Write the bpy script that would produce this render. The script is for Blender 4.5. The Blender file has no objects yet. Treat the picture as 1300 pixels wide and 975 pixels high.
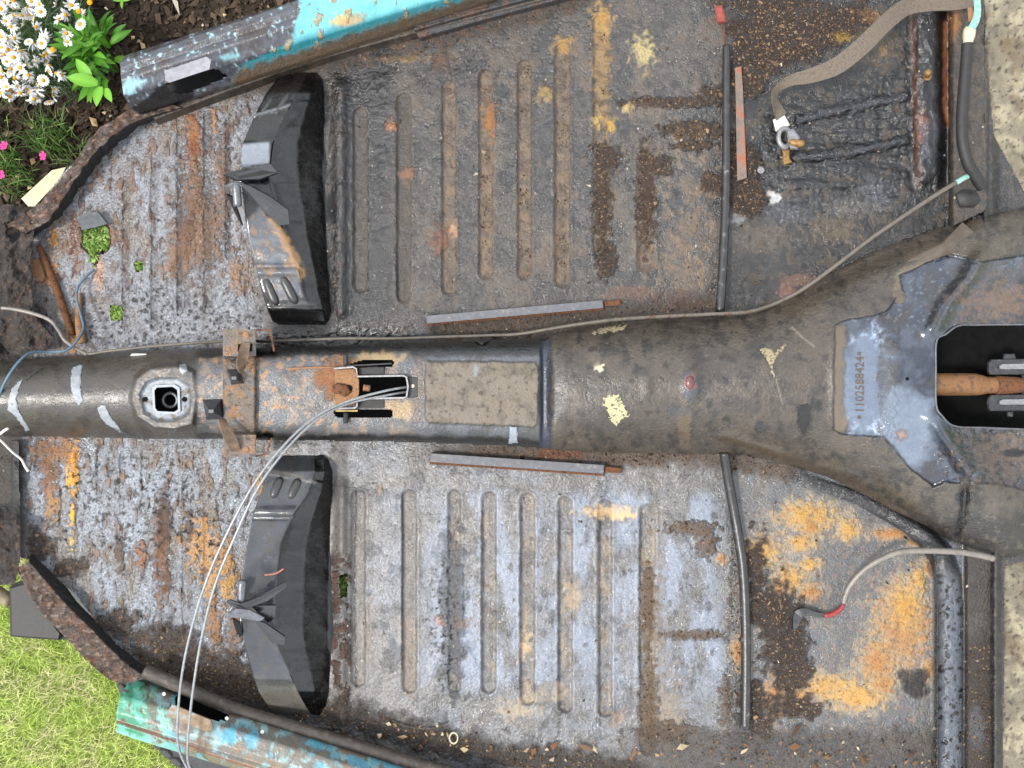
import bpy, math, random
import numpy as np
from mathutils import Vector, Matrix

random.seed(7)
RNG = np.random.default_rng(11)

# ------------------------------------------------------------------ camera, sky, sun, exposure
ZF = 0.25            # height of the floor pan above the ground (m)
D = 1.30             # camera height above the floor pan
S = 0.00125          # metres per photo pixel on the floor-pan plane
scene = bpy.context.scene
COL = scene.collection

cam_d = bpy.data.cameras.new('camera')
cam_d.sensor_width = 36.0
cam_d.lens = 36.0 * D / (1300 * S)
cam_d.clip_start = 0.01
cam_d.clip_end = 2000
cam = bpy.data.objects.new('camera', cam_d)
cam.location = (0, 0, ZF + D)
COL.objects.link(cam)
scene.camera = cam

SUN_DIR = Vector((-0.50, -0.20, 0.84)).normalized()
sun_el = math.asin(SUN_DIR.z)
sun_az = math.atan2(SUN_DIR.x, SUN_DIR.y)
world = bpy.data.worlds.new('World')
scene.world = world
world.use_nodes = True
wn = world.node_tree.nodes
wl = world.node_tree.links
wn.clear()
w_out = wn.new('ShaderNodeOutputWorld')
w_bg = wn.new('ShaderNodeBackground')
w_sky = wn.new('ShaderNodeTexSky')
w_sky.sky_type = 'NISHITA'
w_sky.sun_disc = False
w_sky.sun_elevation = sun_el
w_sky.sun_rotation = sun_az
w_sky.dust_density = 4.0
w_sky.ozone_density = 1.0
w_hs = wn.new('ShaderNodeHueSaturation')
w_hs.inputs['Saturation'].default_value = 0.45
wl.new(w_sky.outputs[0], w_hs.inputs['Color'])
# broken bright cloud over the whole dome
w_tc = wn.new('ShaderNodeTexCoord')
w_no = wn.new('ShaderNodeTexNoise'); w_no.inputs['Scale'].default_value = 2.2; w_no.inputs['Detail'].default_value = 5.0
wl.new(w_tc.outputs['Generated'], w_no.inputs['Vector'])
w_mr = wn.new('ShaderNodeMapRange'); w_mr.inputs[1].default_value = .30; w_mr.inputs[2].default_value = .54
w_mr.inputs[3].default_value = .05; w_mr.inputs[4].default_value = .85
wl.new(w_no.outputs[0], w_mr.inputs[0])
w_mx = wn.new('ShaderNodeMix'); w_mx.data_type = 'RGBA'
wl.new(w_mr.outputs[0], w_mx.inputs[0]); wl.new(w_hs.outputs[0], w_mx.inputs[6]); w_mx.inputs[7].default_value = (10.0, 10.4, 11.0, 1)
wl.new(w_mx.outputs[2], w_bg.inputs['Color'])
w_bg.inputs['Strength'].default_value = 0.13
wl.new(w_bg.outputs[0], w_out.inputs[0])

sun_d = bpy.data.lights.new('sun', 'SUN')
sun_d.energy = 2.4
sun_d.angle = math.radians(10)
sun_d.color = (1.0, 0.95, 0.88)
sun = bpy.data.objects.new('sun', sun_d)
sun.rotation_euler = (-SUN_DIR).to_track_quat('-Z', 'Y').to_euler()
COL.objects.link(sun)

vs = scene.view_settings
vs.view_transform = 'Standard'
vs.look = 'None'
vs.gamma = 1.0
vs.use_curve_mapping = False
vs.exposure = 1.08
cy = scene.cycles
cy.max_bounces = 5; cy.diffuse_bounces = 3; cy.glossy_bounces = 2; cy.transmission_bounces = 2; cy.transparent_max_bounces = 4

# ------------------------------------------------------------------ helpers
def W(px, py, h=0.0):
    k = (D - h) / D * S
    return Vector(((px - 650) * k, (487.5 - py) * k, ZF + h))

def Wn(px, py, h):
    k = (D - h) / D * S
    return np.stack([(px - 650) * k, (487.5 - py) * k, ZF + h], -1)

def lin(c):
    c = np.asarray(c, float) / 255.0
    return np.where(c <= 0.04045, c / 12.92, ((c + 0.055) / 1.055) ** 2.4)

ALB = 0.62
def A(r, g, b):
    return lin((r, g, b)) * ALB

_tab = RNG.uniform(0, 2 * np.pi, 65536)
_gx = np.cos(_tab); _gy = np.sin(_tab)
_val = RNG.uniform(0, 1, 65536)
def _h(ix, iy, seed):
    return ((ix * 73856093) ^ (iy * 19349663) ^ (seed * 83492791 + 7919)) & 65535
def perlin(x, y, seed=0):
    xi = np.floor(x).astype(np.int64); yi = np.floor(y).astype(np.int64)
    fx = x - xi; fy = y - yi
    u = fx * fx * fx * (fx * (fx * 6 - 15) + 10); v = fy * fy * fy * (fy * (fy * 6 - 15) + 10)
    def g(ix, iy, dx, dy):
        k = _h(ix, iy, seed)
        return _gx[k] * dx + _gy[k] * dy
    a = g(xi, yi, fx, fy); b = g(xi + 1, yi, fx - 1, fy)
    c = g(xi, yi + 1, fx, fy - 1); d = g(xi + 1, yi + 1, fx - 1, fy - 1)
    return (a + u * (b - a) + v * ((c + u * (d - c)) - (a + u * (b - a)))) * 1.5
def fbm(x, y, octv=4, seed=0, gain=0.55):
    s = 0; a = 1; t = 0
    for i in range(octv):
        s = s + a * perlin(x * 2 ** i, y * 2 ** i, seed + i * 17); t += a; a *= gain
    return s / t * 1.5
def ss(a, b, x):
    t = np.clip((x - a) / (b - a), 0, 1)
    return t * t * (3 - 2 * t)

def inpoly(px, py, poly):
    r = np.zeros(px.shape, bool)
    n = len(poly)
    for i in range(n):
        x1, y1 = poly[i]; x2, y2 = poly[(i + 1) % n]
        if y1 == y2: continue
        c = ((y1 > py) != (y2 > py)) & (px < (x2 - x1) * (py - y1) / (y2 - y1) + x1)
        r ^= c
    return r
def segdist(px, py, pts, closed=False):
    d = np.full(px.shape, 1e9)
    n = len(pts)
    for i in range(n if closed else n - 1):
        x1, y1 = pts[i]; x2, y2 = pts[(i + 1) % n]
        dx, dy = x2 - x1, y2 - y1
        L = dx * dx + dy * dy + 1e-9
        t = np.clip(((px - x1) * dx + (py - y1) * dy) / L, 0, 1)
        d = np.minimum(d, np.hypot(px - x1 - t * dx, py - y1 - t * dy))
    return d
def sdpoly(px, py, poly):
    d = segdist(px, py, poly, True)
    return np.where(inpoly(px, py, poly), d, -d)

class Paint:
    """Colour, roughness, pitting and relief of a worn surface, per vertex."""
    def __init__(s, px, py, seed=0):
        s.px = px; s.py = py; s.seed = seed
        n = px.size
        s.col = np.zeros((n, 3)); s.prm = np.zeros((n, 3)); s.h = np.zeros(n)
        s.prm[:, 0] = 0.5
        s.dirt = np.zeros(n)
    def n(s, wl, octv=4, seed=0, ax=1.0, ay=1.0):
        return fbm(s.px / wl * ax, s.py / wl * ay, octv, s.seed + seed)
    def base(s, c, rough=.5, pit=0., bump=.2):
        s.col[:] = c; s.prm[:] = (rough, pit, bump)
    def mix(s, m, c, rough=None, pit=None, bump=None):
        m = np.clip(m, 0, 1); s.col += (np.asarray(c) - s.col) * m[:, None]
        for i, v in enumerate((rough, pit, bump)):
            if v is not None: s.prm[:, i] += (v - s.prm[:, i]) * m
        return m
    def patchy(s, wl, thr, soft, c, amt=1., seed=0, ax=1., ay=1., within=None, octv=5, **k):
        m = ss(thr - soft, thr + soft, s.n(wl, octv, seed, ax, ay)) * amt
        if within is not None: m = m * within
        return s.mix(m, c, **k)
    def blobm(s, x, y, rx, ry, rot=0., edge=.35, noise=.55, wl=None, seed=0):
        dx, dy = s.px - x, s.py - y
        c, sn = math.cos(math.radians(rot)), math.sin(math.radians(rot))
        u = (dx * c + dy * sn) / rx; v = (-dx * sn + dy * c) / ry
        near = (np.abs(u) < 2.2) & (np.abs(v) < 2.2)
        m = np.zeros(s.px.shape)
        if near.any():
            wl = wl or max(3., min(rx, ry) * 1.1)
            q = np.hypot(u[near], v[near]) + noise * fbm(s.px[near] / wl, s.py[near] / wl, 5, s.seed + seed + int(x * 3 + y))
            m[near] = 1 - ss(1 - edge, 1 + edge, q)
        return m
    def blob(s, x, y, rx, ry, c, amt=1., rot=0., edge=.35, noise=.55, wl=None, seed=0, **k):
        return s.mix(s.blobm(x, y, rx, ry, rot, edge, noise, wl, seed) * amt, c, **k)
    def linem(s, pts, w, edge=.5, noise=.4, wl=None, seed=0):
        wl = wl or w * 2
        xs = [q[0] for q in pts]; ys = [q[1] for q in pts]; g = w * 3 + 4
        k = (s.px > min(xs) - g) & (s.px < max(xs) + g) & (s.py > min(ys) - g) & (s.py < max(ys) + g)
        m = np.zeros(s.px.shape)
        if k.any():
            x, y = s.px[k], s.py[k]
            m[k] = 1 - ss(1 - edge, 1 + edge, segdist(x, y, pts) / w + noise * fbm(x / wl, y / wl, 4, s.seed + seed + 5))
        return m
    def line(s, pts, w, c, amt=1., edge=.5, noise=.4, wl=None, seed=0, **k):
        return s.mix(s.linem(pts, w, edge, noise, wl, seed) * amt, c, **k)
    def polym(s, poly, feather=3., noise=3., wl=14., seed=0):
        return ss(-feather, feather, sdpoly(s.px, s.py, poly) + noise * s.n(wl, 4, seed + 3))
    def poly(s, poly, c, amt=1., feather=3., noise=3., wl=14., seed=0, **k):
        return s.mix(s.polym(poly, feather, noise, wl, seed) * amt, c, **k)

# ------------------------------------------------------------------ materials
def nodes(name):
    m = bpy.data.materials.new(name); m.use_nodes = True
    nt = m.node_tree; nt.nodes.clear()
    o = nt.nodes.new('ShaderNodeOutputMaterial'); b = nt.nodes.new('ShaderNodeBsdfPrincipled')
    nt.links.new(b.outputs[0], o.inputs[0])
    return m, nt, b
def N(nt, t, **k):
    n = nt.nodes.new(t)
    for a, v in k.items():
        if a.startswith('i_'): n.inputs[a[2:].replace('_', ' ')].default_value = v
        else: setattr(n, a, v)
    return n
def math_n(nt, op, a, b=None, clamp=False):
    n = nt.nodes.new('ShaderNodeMath'); n.operation = op; n.use_clamp = clamp
    for i, v in enumerate((a, b)):
        if v is None: continue
        if isinstance(v, (int, float)): n.inputs[i].default_value = v
        else: nt.links.new(v, n.inputs[i])
    return n.outputs[0]
def mixc(nt, f, a, b, mode='MIX'):
    n = nt.nodes.new('ShaderNodeMix'); n.data_type = 'RGBA'; n.blend_type = mode
    for s_, v in ((0, f), (6, a), (7, b)):
        if isinstance(v, (int, float)): n.inputs[s_].default_value = v
        elif isinstance(v, (tuple, list, np.ndarray)): n.inputs[s_].default_value = (*v[:3], 1)
        else: nt.links.new(v, n.inputs[s_])
    return n.outputs[2]
def rampn(nt, f, lo, hi):
    n = nt.nodes.new('ShaderNodeMapRange'); n.interpolation_type = 'SMOOTHSTEP'
    nt.links.new(f, n.inputs[0]); n.inputs[1].default_value = lo; n.inputs[2].default_value = hi
    return n.outputs[0]

def grime_material(name, spec=.5, fine=.55, bumpscale=1.0):
    m, nt, b = nodes(name); L = nt.links.new
    tc = N(nt, 'ShaderNodeTexCoord')
    ca = N(nt, 'ShaderNodeVertexColor', layer_name='Col')
    pa = N(nt, 'ShaderNodeVertexColor', layer_name='Prm')
    sp = N(nt, 'ShaderNodeSeparateColor'); L(pa.outputs[0], sp.inputs[0])
    rough, pit, bmp = sp.outputs[0], sp.outputs[1], sp.outputs[2]
    n1 = N(nt, 'ShaderNodeTexNoise', i_Scale=260., i_Detail=3., i_Roughness=.65); L(tc.outputs['Object'], n1.inputs['Vector'])
    n2 = N(nt, 'ShaderNodeTexNoise', i_Scale=900., i_Detail=2., i_Roughness=.6); L(tc.outputs['Object'], n2.inputs['Vector'])
    v1 = N(nt, 'ShaderNodeTexNoise', i_Scale=330., i_Detail=3., i_Roughness=.7, i_Distortion=.6); L(tc.outputs['Object'], v1.inputs['Vector'])
    n3 = N(nt, 'ShaderNodeTexNoise', i_Scale=60., i_Detail=4., i_Roughness=.7, i_Distortion=.4); L(tc.outputs['Object'], n3.inputs['Vector'])
    f = math_n(nt, 'ADD', math_n(nt, 'MULTIPLY', n1.outputs[0], 1.5 * fine), math_n(nt, 'MULTIPLY', n2.outputs[0], 1.1 * fine))
    f = math_n(nt, 'ADD', f, math_n(nt, 'MULTIPLY', n3.outputs[0], 1.4 * fine))
    f = math_n(nt, 'MAXIMUM', math_n(nt, 'ADD', f, 1 - 2.0 * fine), .15)
    cc = N(nt, 'ShaderNodeCombineColor')
    for i in range(3): L(f, cc.inputs[i])
    col = mixc(nt, 1., ca.outputs[0], cc.outputs[0], 'MULTIPLY')
    # flaked pits (dark) and tiny pale chips, in clusters
    clus = rampn(nt, n3.outputs[0], .38, .62)
    pm = math_n(nt, 'MULTIPLY', math_n(nt, 'MULTIPLY', rampn(nt, v1.outputs[0], .575, .62), pit, True), clus, True)
    col = mixc(nt, math_n(nt, 'MULTIPLY', pm, .9), col, (.014, .010, .008))
    wm = math_n(nt, 'MULTIPLY', math_n(nt, 'MULTIPLY', rampn(nt, v1.outputs[0], .38, .33), pit, True), clus, True)
    col = mixc(nt, math_n(nt, 'MULTIPLY', wm, .28), col, (.36, .33, .30))
    L(col, b.inputs['Base Color'])
    rr = math_n(nt, 'ADD', rough, math_n(nt, 'MULTIPLY', math_n(nt, 'SUBTRACT', n3.outputs[0], .5), .9))
    rr = math_n(nt, 'ADD', rr, math_n(nt, 'MULTIPLY', math_n(nt, 'SUBTRACT', n1.outputs[0], .5), .4))
    L(math_n(nt, 'MAXIMUM', math_n(nt, 'SUBTRACT', rr, .10), .09), b.inputs['Roughness'])
    b.inputs['Specular IOR Level'].default_value = spec
    h = math_n(nt, 'ADD', math_n(nt, 'MULTIPLY', n1.outputs[0], bmp), math_n(nt, 'MULTIPLY', n2.outputs[0], math_n(nt, 'MULTIPLY', bmp, .3)))
    h = math_n(nt, 'ADD', h, math_n(nt, 'MULTIPLY', n3.outputs[0], math_n(nt, 'MULTIPLY', bmp, 1.6)))
    h = math_n(nt, 'SUBTRACT', h, math_n(nt, 'MULTIPLY', pm, .25))
    bp = N(nt, 'ShaderNodeBump', i_Strength=1.0, i_Distance=.006 * bumpscale)
    L(h, bp.inputs['Height']); L(bp.outputs[0], b.inputs['Normal'])
    return m

def simple(name, col, rough=.5, metal=0., var=.35, scale=120., bump=.2, spec=.5, col2=None, thr=(.5, .62), dist=.002, sss=0.):
    m, nt, b = nodes(name); L = nt.links.new
    tc = N(nt, 'ShaderNodeTexCoord')
    n1 = N(nt, 'ShaderNodeTexNoise', i_Scale=scale, i_Detail=6., i_Roughness=.65); L(tc.outputs['Object'], n1.inputs['Vector'])
    n2 = N(nt, 'ShaderNodeTexNoise', i_Scale=scale * 5.3, i_Detail=3., i_Roughness=.6); L(tc.outputs['Object'], n2.inputs['Vector'])
    c = tuple(float(v) for v in col)
    k = mixc(nt, rampn(nt, n1.outputs[0], .3, .7), tuple(v * (1 - var) for v in c), tuple(v * (1 + var) for v in c))
    k = mixc(nt, math_n(nt, 'MULTIPLY', n2.outputs[0], var), k, tuple(v * .45 for v in c))
    if col2 is not None:
        k = mixc(nt, rampn(nt, n1.outputs[0], *thr), k, tuple(float(v) for v in col2))
    L(k, b.inputs['Base Color'])
    L(math_n(nt, 'ADD', math_n(nt, 'MULTIPLY', n2.outputs[0], .3), rough - .15, True), b.inputs['Roughness'])
    b.inputs['Metallic'].default_value = metal
    b.inputs['Specular IOR Level'].default_value = spec
    if bump:
        bp = N(nt, 'ShaderNodeBump', i_Strength=bump, i_Distance=dist)
        L(math_n(nt, 'ADD', n1.outputs[0], math_n(nt, 'MULTIPLY', n2.outputs[0], .4)), bp.inputs['Height'])
        L(bp.outputs[0], b.inputs['Normal'])
    return m

def vcol_material(name, rough=.8, spec=.2, trans=0.):
    m, nt, b = nodes(name)
    ca = N(nt, 'ShaderNodeVertexColor', layer_name='Col')
    nt.links.new(ca.outputs[0], b.inputs['Base Color'])
    b.inputs['Roughness'].default_value = rough; b.inputs['Specular IOR Level'].default_value = spec
    if trans:
        t = N(nt, 'ShaderNodeBsdfTranslucent'); nt.links.new(ca.outputs[0], t.inputs[0])
        mx = N(nt, 'ShaderNodeMixShader', i_Fac=trans)
        nt.links.new(b.outputs[0], mx.inputs[1]); nt.links.new(t.outputs[0], mx.inputs[2])
        o = [n for n in nt.nodes if n.type == 'OUTPUT_MATERIAL'][0]
        nt.links.new(mx.outputs[0], o.inputs[0])
    return m

M = {}
M['grime'] = grime_material('grimy_steel', spec=.62, fine=.4)
M['mat'] = grime_material('bitumen_mat', spec=.6, fine=.3)
M['paint'] = grime_material('worn_paint', spec=.5, fine=.3, bumpscale=.5)
M['rust'] = simple('rust', A(120, 78, 50), .85, 0, .5, 150, .6, .25, A(70, 45, 32), dist=.003)
M['rustlt'] = simple('light_rust', A(165, 120, 80), .8, 0, .4, 200, .5, .3, A(110, 95, 85), dist=.002)
M['black'] = simple('black_enamel', A(30, 30, 32), .35, 0, .4, 90, .15, .5)
M['blackm'] = simple('black_rubber', A(38, 37, 37), .6, 0, .35, 160, .25, .4)
M['void'] = simple('hole_shade_black', (.004, .004, .004), .9, 0, .3, 80, .1, .1)  # near-black: darkness of holes and cavities put into the colour
M['steel'] = simple('dull_steel', A(150, 150, 152), .45, .5, .3, 220, .2, .5, A(105, 90, 75), (.55, .7))
M['cable'] = simple('galvanised_cable', A(165, 168, 170), .4, .45, .25, 260, .3, .5)
M['dkcable'] = simple('dark_cable', A(80, 80, 84), .4, .5, .25, 260, .3, .5)
M['brass'] = simple('weathered_brass', A(150, 115, 65), .5, .4, .35, 200, .3, .5)
M['cream'] = simple('cream_plastic', A(205, 195, 165), .6, 0, .2, 180, .2, .4, A(140, 125, 100), (.55, .7))
M['white'] = simple('white_tape', A(225, 222, 215), .6, 0, .12, 160, .15, .4)
M['red'] = simple('red_tape', A(150, 50, 48), .45, 0, .4, 190, .2, .4)
M['blue'] = simple('blue_insulation', A(75, 105, 125), .45, 0, .25, 150, .1, .5)
M['verd'] = simple('verdigris', A(130, 180, 170), .75, 0, .25, 200, .4, .3, A(180, 190, 180), (.5, .65))
M['tape'] = simple('grey_cloth_tape', A(150, 156, 162), .5, 0, .18, 110, .2, .4, A(80, 82, 84), (.62, .7))
M['creamtape'] = simple('perished_tape', A(178, 164, 130), .8, 0, .25, 220, .4, .2, A(100, 90, 76), (.46, .58))
M['braid'] = simple('tinned_braid', A(126, 113, 98), .55, .3, .45, 330, 1., .5, A(84, 72, 60), (.52, .66))
M['conc'] = simple('concrete', A(178, 168, 146), .9, 0, .22, 90, .8, .2, A(120, 112, 100), (.58, .7), dist=.004)
M['leafbit'] = vcol_material('crumbs', .85, .15)
M['foliage'] = vcol_material('foliage', .5, .35, .35)
M['petal'] = simple('white_petal', A(250, 250, 248) * .8, .6, 0, .06, 60, 0, .2)
M['pollen'] = simple('yellow_flower_centre', A(225, 165, 30), .8, 0, .2, 400, .5, .2)
M['pink'] = simple('pink_petal', A(215, 60, 140), .6, 0, .2, 100, 0, .2)
M['label'] = simple('bleached_wood', A(205, 200, 160), .7, 0, .15, 60, .2, .2)
M['tyre'] = simple('tyre_rubber', A(70, 70, 72), .75, 0, .25, 120, .3, .3)
M['slate'] = simple('slate_flake', A(82, 88, 92), .55, 0, .3, 120, .8, .4, dist=.003)
M['brown'] = simple('brown_rod', A(140, 98, 60), .6, .15, .35, 90, .4, .4, A(95, 70, 50), (.5, .6))
M['greenplastic'] = simple('black_green_plastic', A(38, 46, 44), .5, 0, .3, 60, .2, .4)

# ------------------------------------------------------------------ object helpers
def link(name, me, parent=None, mat=None, smooth=True, loc=None):
    if smooth and len(me.polygons):
        me.polygons.foreach_set('use_smooth', np.ones(len(me.polygons), bool))
    if mat: me.materials.append(mat)
    o = bpy.data.objects.new(name, me); COL.objects.link(o)
    if parent is not None:
        o.parent = parent
        wl_ = Vector((0, 0, 0)); p = parent
        while p is not None: wl_ += p.location; p = p.parent
        o.location = -wl_
    return o
def mesh(name, verts, faces):
    me = bpy.data.meshes.new(name)
    me.from_pydata([tuple(v) for v in verts], [], [tuple(f) for f in faces]); me.update()
    return me
def mesh_np(name, co, quads, paint=None, smooth=True):
    me = bpy.data.meshes.new(name)
    nq, k = quads.shape
    me.vertices.add(len(co)); me.vertices.foreach_set('co', np.ascontiguousarray(co, dtype=np.float32).ravel())
    me.loops.add(nq * k); me.loops.foreach_set('vertex_index', np.ascontiguousarray(quads, dtype=np.int32).ravel())
    me.polygons.add(nq)
    me.polygons.foreach_set('loop_start', np.arange(0, nq * k, k, dtype=np.int32))
    me.polygons.foreach_set('use_smooth', np.full(nq, smooth))
    me.update(calc_edges=True)
    if paint is not None:
        c = np.clip(paint.col, 1e-4, 1)
        lum = c @ np.array([.3, .55, .15]); k = (lum / .14) ** .58
        sat = (c.max(1) - c.min(1)) / c.max(1); k = k * (.46 + .30 * ss(.12, .5, sat))
        cc_ = c * k[:, None]; l2 = (cc_ @ np.array([.3, .55, .15]))[:, None]; attach(me, np.maximum(l2 + (cc_ - l2) * 1.2, .001), paint.prm)
    return me
def attach(me, col, prm=None):
    for nm, d in (('Col', col), ('Prm', prm)):
        if d is None: continue
        a = me.color_attributes.new(nm, 'FLOAT_COLOR', 'POINT')
        x = np.ones((len(me.vertices), 4), np.float32); x[:, :3] = np.clip(d, 0, 1)
        a.data.foreach_set('color', x.ravel())
def tag(o, label=None, cat=None, group=None, kind=None):
    if label: o['label'] = label
    if cat: o['category'] = cat
    if group: o['group'] = group
    if kind: o['kind'] = kind
    return o
def empty(name, loc, label, cat, group=None):
    o = bpy.data.objects.new(name, None); o.location = loc; o.empty_display_size = .05
    COL.objects.link(o); return tag(o, label, cat, group)
def rebase(o):
    """move a top-level mesh's origin to the bottom centre of its box"""
    me = o.data; n = len(me.vertices); co = np.empty(n * 3, np.float32); me.vertices.foreach_get('co', co); co = co.reshape(-1, 3)
    b = np.array([(co[:, 0].min() + co[:, 0].max()) / 2, (co[:, 1].min() + co[:, 1].max()) / 2, co[:, 2].min()], np.float32)
    me.vertices.foreach_set('co', (co - b).ravel()); o.location = Vector(b.tolist()); me.update()
    return o

def field(name, poly, hfun, pfun, mat, parent, step=1.6, holes=(), seed=0, box=None):
    """sheet of metal: fine grid over a plan outline, relief from hfun, wear from pfun"""
    xs = [p[0] for p in poly]; ys = [p[1] for p in poly]
    gx = np.arange(min(xs), max(xs) + step, step); gy = np.arange(min(ys), max(ys) + step, step)
    X, Y = np.meshgrid(gx, gy); ny, nx = X.shape
    px, py = X.ravel(), Y.ravel()
    ins = inpoly(px, py, poly)
    for hp in holes:
        ins &= ~(sdpoly(px, py, hp[0]) + hp[1] * fbm(px / 9., py / 9., 3, 5) > 0)
    I = ins.reshape(ny, nx)
    q = I[:-1, :-1] & I[1:, :-1] & I[:-1, 1:] & I[1:, 1:]
    idx = np.arange(ny * nx).reshape(ny, nx)
    quads = np.stack([idx[1:, :-1][q], idx[1:, 1:][q], idx[:-1, 1:][q], idx[:-1, :-1][q]], -1)
    used = np.unique(quads); remap = np.full(ny * nx, -1); remap[used] = np.arange(len(used))
    quads = remap[quads]; px, py = px[used], py[used]
    p = Paint(px, py, seed)
    pfun(p)
    h = hfun(px, py) + p.h
    o = link(name, mesh_np(name, Wn(px, py, h), quads, p), parent, mat)
    return o, p, h

def resample(pts, n, smooth=True):
    pts = np.asarray(pts, float); k = len(pts)
    t = np.linspace(0, k - 1, n)
    i = np.clip(np.floor(t).astype(int), 0, k - 2); f = (t - i)[:, None]
    if not smooth or k < 3: return pts[i] * (1 - f) + pts[i + 1] * f
    P0 = pts[np.clip(i - 1, 0, k - 1)]; P1 = pts[i]; P2 = pts[i + 1]; P3 = pts[np.clip(i + 2, 0, k - 1)]
    return .5 * ((2 * P1) + (-P0 + P2) * f + (2 * P0 - 5 * P1 + 4 * P2 - P3) * f ** 2 + (-P0 + 3 * P1 - 3 * P2 + P3) * f ** 3)

def loft(name, rails, nl, na, pfun, mat, parent=None, smooth_l=True, smooth_a=False, disp=0., dwl=8., seed=0, holes=()):
    """surface through matching rails of (px, py, h)"""
    R = np.stack([resample(r, nl, smooth_l) for r in rails])          # rails x nl x 3
    n = (len(rails) - 1) * na + 1
    G = np.stack([resample(R[:, j], n, smooth_a) for j in range(nl)], 1)  # n x nl x 3
    px, py, h = G[..., 0].ravel(), G[..., 1].ravel(), G[..., 2].ravel()
    p = Paint(px, py, seed)
    p.u = np.repeat(np.linspace(0, 1, n), nl) * (len(rails) - 1)
    pfun(p)
    h = h + p.h
    if disp:
        nn = disp * fbm((px + h * 300) / dwl, (py + h * 500) / dwl, 4, seed + 3)
        h = h + nn; px = px + nn * 500; py = py + nn * 300
    idx = np.arange(n * nl).reshape(n, nl)
    keep = np.ones((n - 1, nl - 1), bool)
    for hp in holes:
        ins = inpoly(px, py, hp).reshape(n, nl)
        keep &= ~(ins[:-1, :-1] & ins[1:, 1:])
    quads = np.stack([idx[:-1, :-1][keep], idx[1:, :-1][keep], idx[1:, 1:][keep], idx[:-1, 1:][keep]], -1)
    return link(name, mesh_np(name, Wn(px, py, h), quads, p), parent, mat)

def catmull(pts, n):
    return [Vector(v) for v in resample([tuple(p) for p in pts], n, True)]
def tube(path, r, seg=10, r_end=None, n=None, caps=True):
    """world-space tube along points; r may be a list per point"""
    pts = catmull(path, n) if n else [Vector(p) for p in path]
    k = len(pts); V = []; F = []
    up = Vector((0.13, 0.21, 1)).normalized()
    for i, p in enumerate(pts):
        t = (pts[min(i + 1, k - 1)] - pts[max(i - 1, 0)]).normalized()
        a = t.cross(up)
        if a.length < 1e-4: a = t.cross(Vector((1, 0, 0)))
        a.normalize(); b = t.cross(a).normalized()
        rr = r if not isinstance(r, (list, tuple)) else float(np.interp(i / (k - 1), np.linspace(0, 1, len(r)), r))
        for j in range(seg):
            an = 2 * math.pi * j / seg
            V.append(p + a * math.cos(an) * rr + b * math.sin(an) * rr)
    for i in range(k - 1):
        for j in range(seg):
            F.append((i * seg + j, i * seg + (j + 1) % seg, (i + 1) * seg + (j + 1) % seg, (i + 1) * seg + j))
    if caps:
        F.append(tuple(range(seg))[::-1]); F.append(tuple((k - 1) * seg + j for j in range(seg)))
    return V, F
def tube_obj(name, path, r, mat, parent=None, seg=10, n=48):
    V, F = tube(path, r, seg, n=n)
    return link(name, mesh(name, V, F), parent, mat)
def prism(pts, h0, h1, bev=0.0):
    """plan outline in px raised from h0 to h1 (h1 may be list per point); bevelled top"""
    n = len(pts); V = []; F = []
    cx = sum(p[0] for p in pts) / n; cy = sum(p[1] for p in pts) / n
    hs = h1 if isinstance(h1, (list, tuple)) else [h1] * n
    b0 = h0 if isinstance(h0, (list, tuple)) else [h0] * n
    for (x, y), h in zip(pts, b0): V.append(W(x, y, h))
    for (x, y), h in zip(pts, hs): V.append(W(x, y, h - bev))
    rings = 2
    if bev:
        for (x, y), h in zip(pts, hs):
            d = math.hypot(x - cx, y - cy) or 1; k = bev / S / d
            V.append(W(x + (cx - x) * k, y + (cy - y) * k, h))
        rings = 3
    for r in range(rings - 1):
        for i in range(n):
            j = (i + 1) % n
            F.append((r * n + i, r * n + j, (r + 1) * n + j, (r + 1) * n + i)[::-1])
    F.append(tuple((rings - 1) * n + i for i in range(n))[::-1]); F.append(tuple(range(n)))
    return V, F
def prism_obj(name, pts, h0, h1, mat, parent=None, bev=.0015, smooth=False):
    V, F = prism(pts, h0, h1, bev)
    me = mesh(name, V, F)
    import bmesh
    bm = bmesh.new(); bm.from_mesh(me); bmesh.ops.recalc_face_normals(bm, faces=bm.faces); bm.to_mesh(me); bm.free()
    return link(name, me, parent, mat, smooth)
def join(parts):
    V = []; F = []
    for v, f in parts:
        o = len(V); V += list(v); F += [tuple(i + o for i in q) for q in f]
    return V, F
def ribbon(path, width, thick, n=60, twist=0.):
    """flat strap along world points; width may be list"""
    pts = catmull(path, n); k = len(pts); V = []; F = []
    for i, p in enumerate(pts):
        t = (pts[min(i + 1, k - 1)] - pts[max(i - 1, 0)]).normalized()
        a = t.cross(Vector((0, 0, 1)))
        a.normalize(); b = a.cross(t).normalized()
        tw = (twist if not isinstance(twist, (list, tuple)) else float(np.interp(i / (k - 1), np.linspace(0, 1, len(twist)), twist)))
        a, b = a * math.cos(tw) + b * math.sin(tw), -a * math.sin(tw) + b * math.cos(tw)
        w = width if not isinstance(width, (list, tuple)) else float(np.interp(i / (k - 1), np.linspace(0, 1, len(width)), width))
        for s_, c in ((-1, -1), (1, -1), (1, 1), (-1, 1)):
            V.append(p + a * s_ * w / 2 + b * c * thick / 2)
    for i in range(k - 1):
        for j in range(4):
            F.append((i * 4 + j, i * 4 + (j + 1) % 4, (i + 1) * 4 + (j + 1) % 4, (i + 1) * 4 + j))
    F.append((3, 2, 1, 0)); F.append(tuple((k - 1) * 4 + j for j in range(4)))
    return V, F

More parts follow.
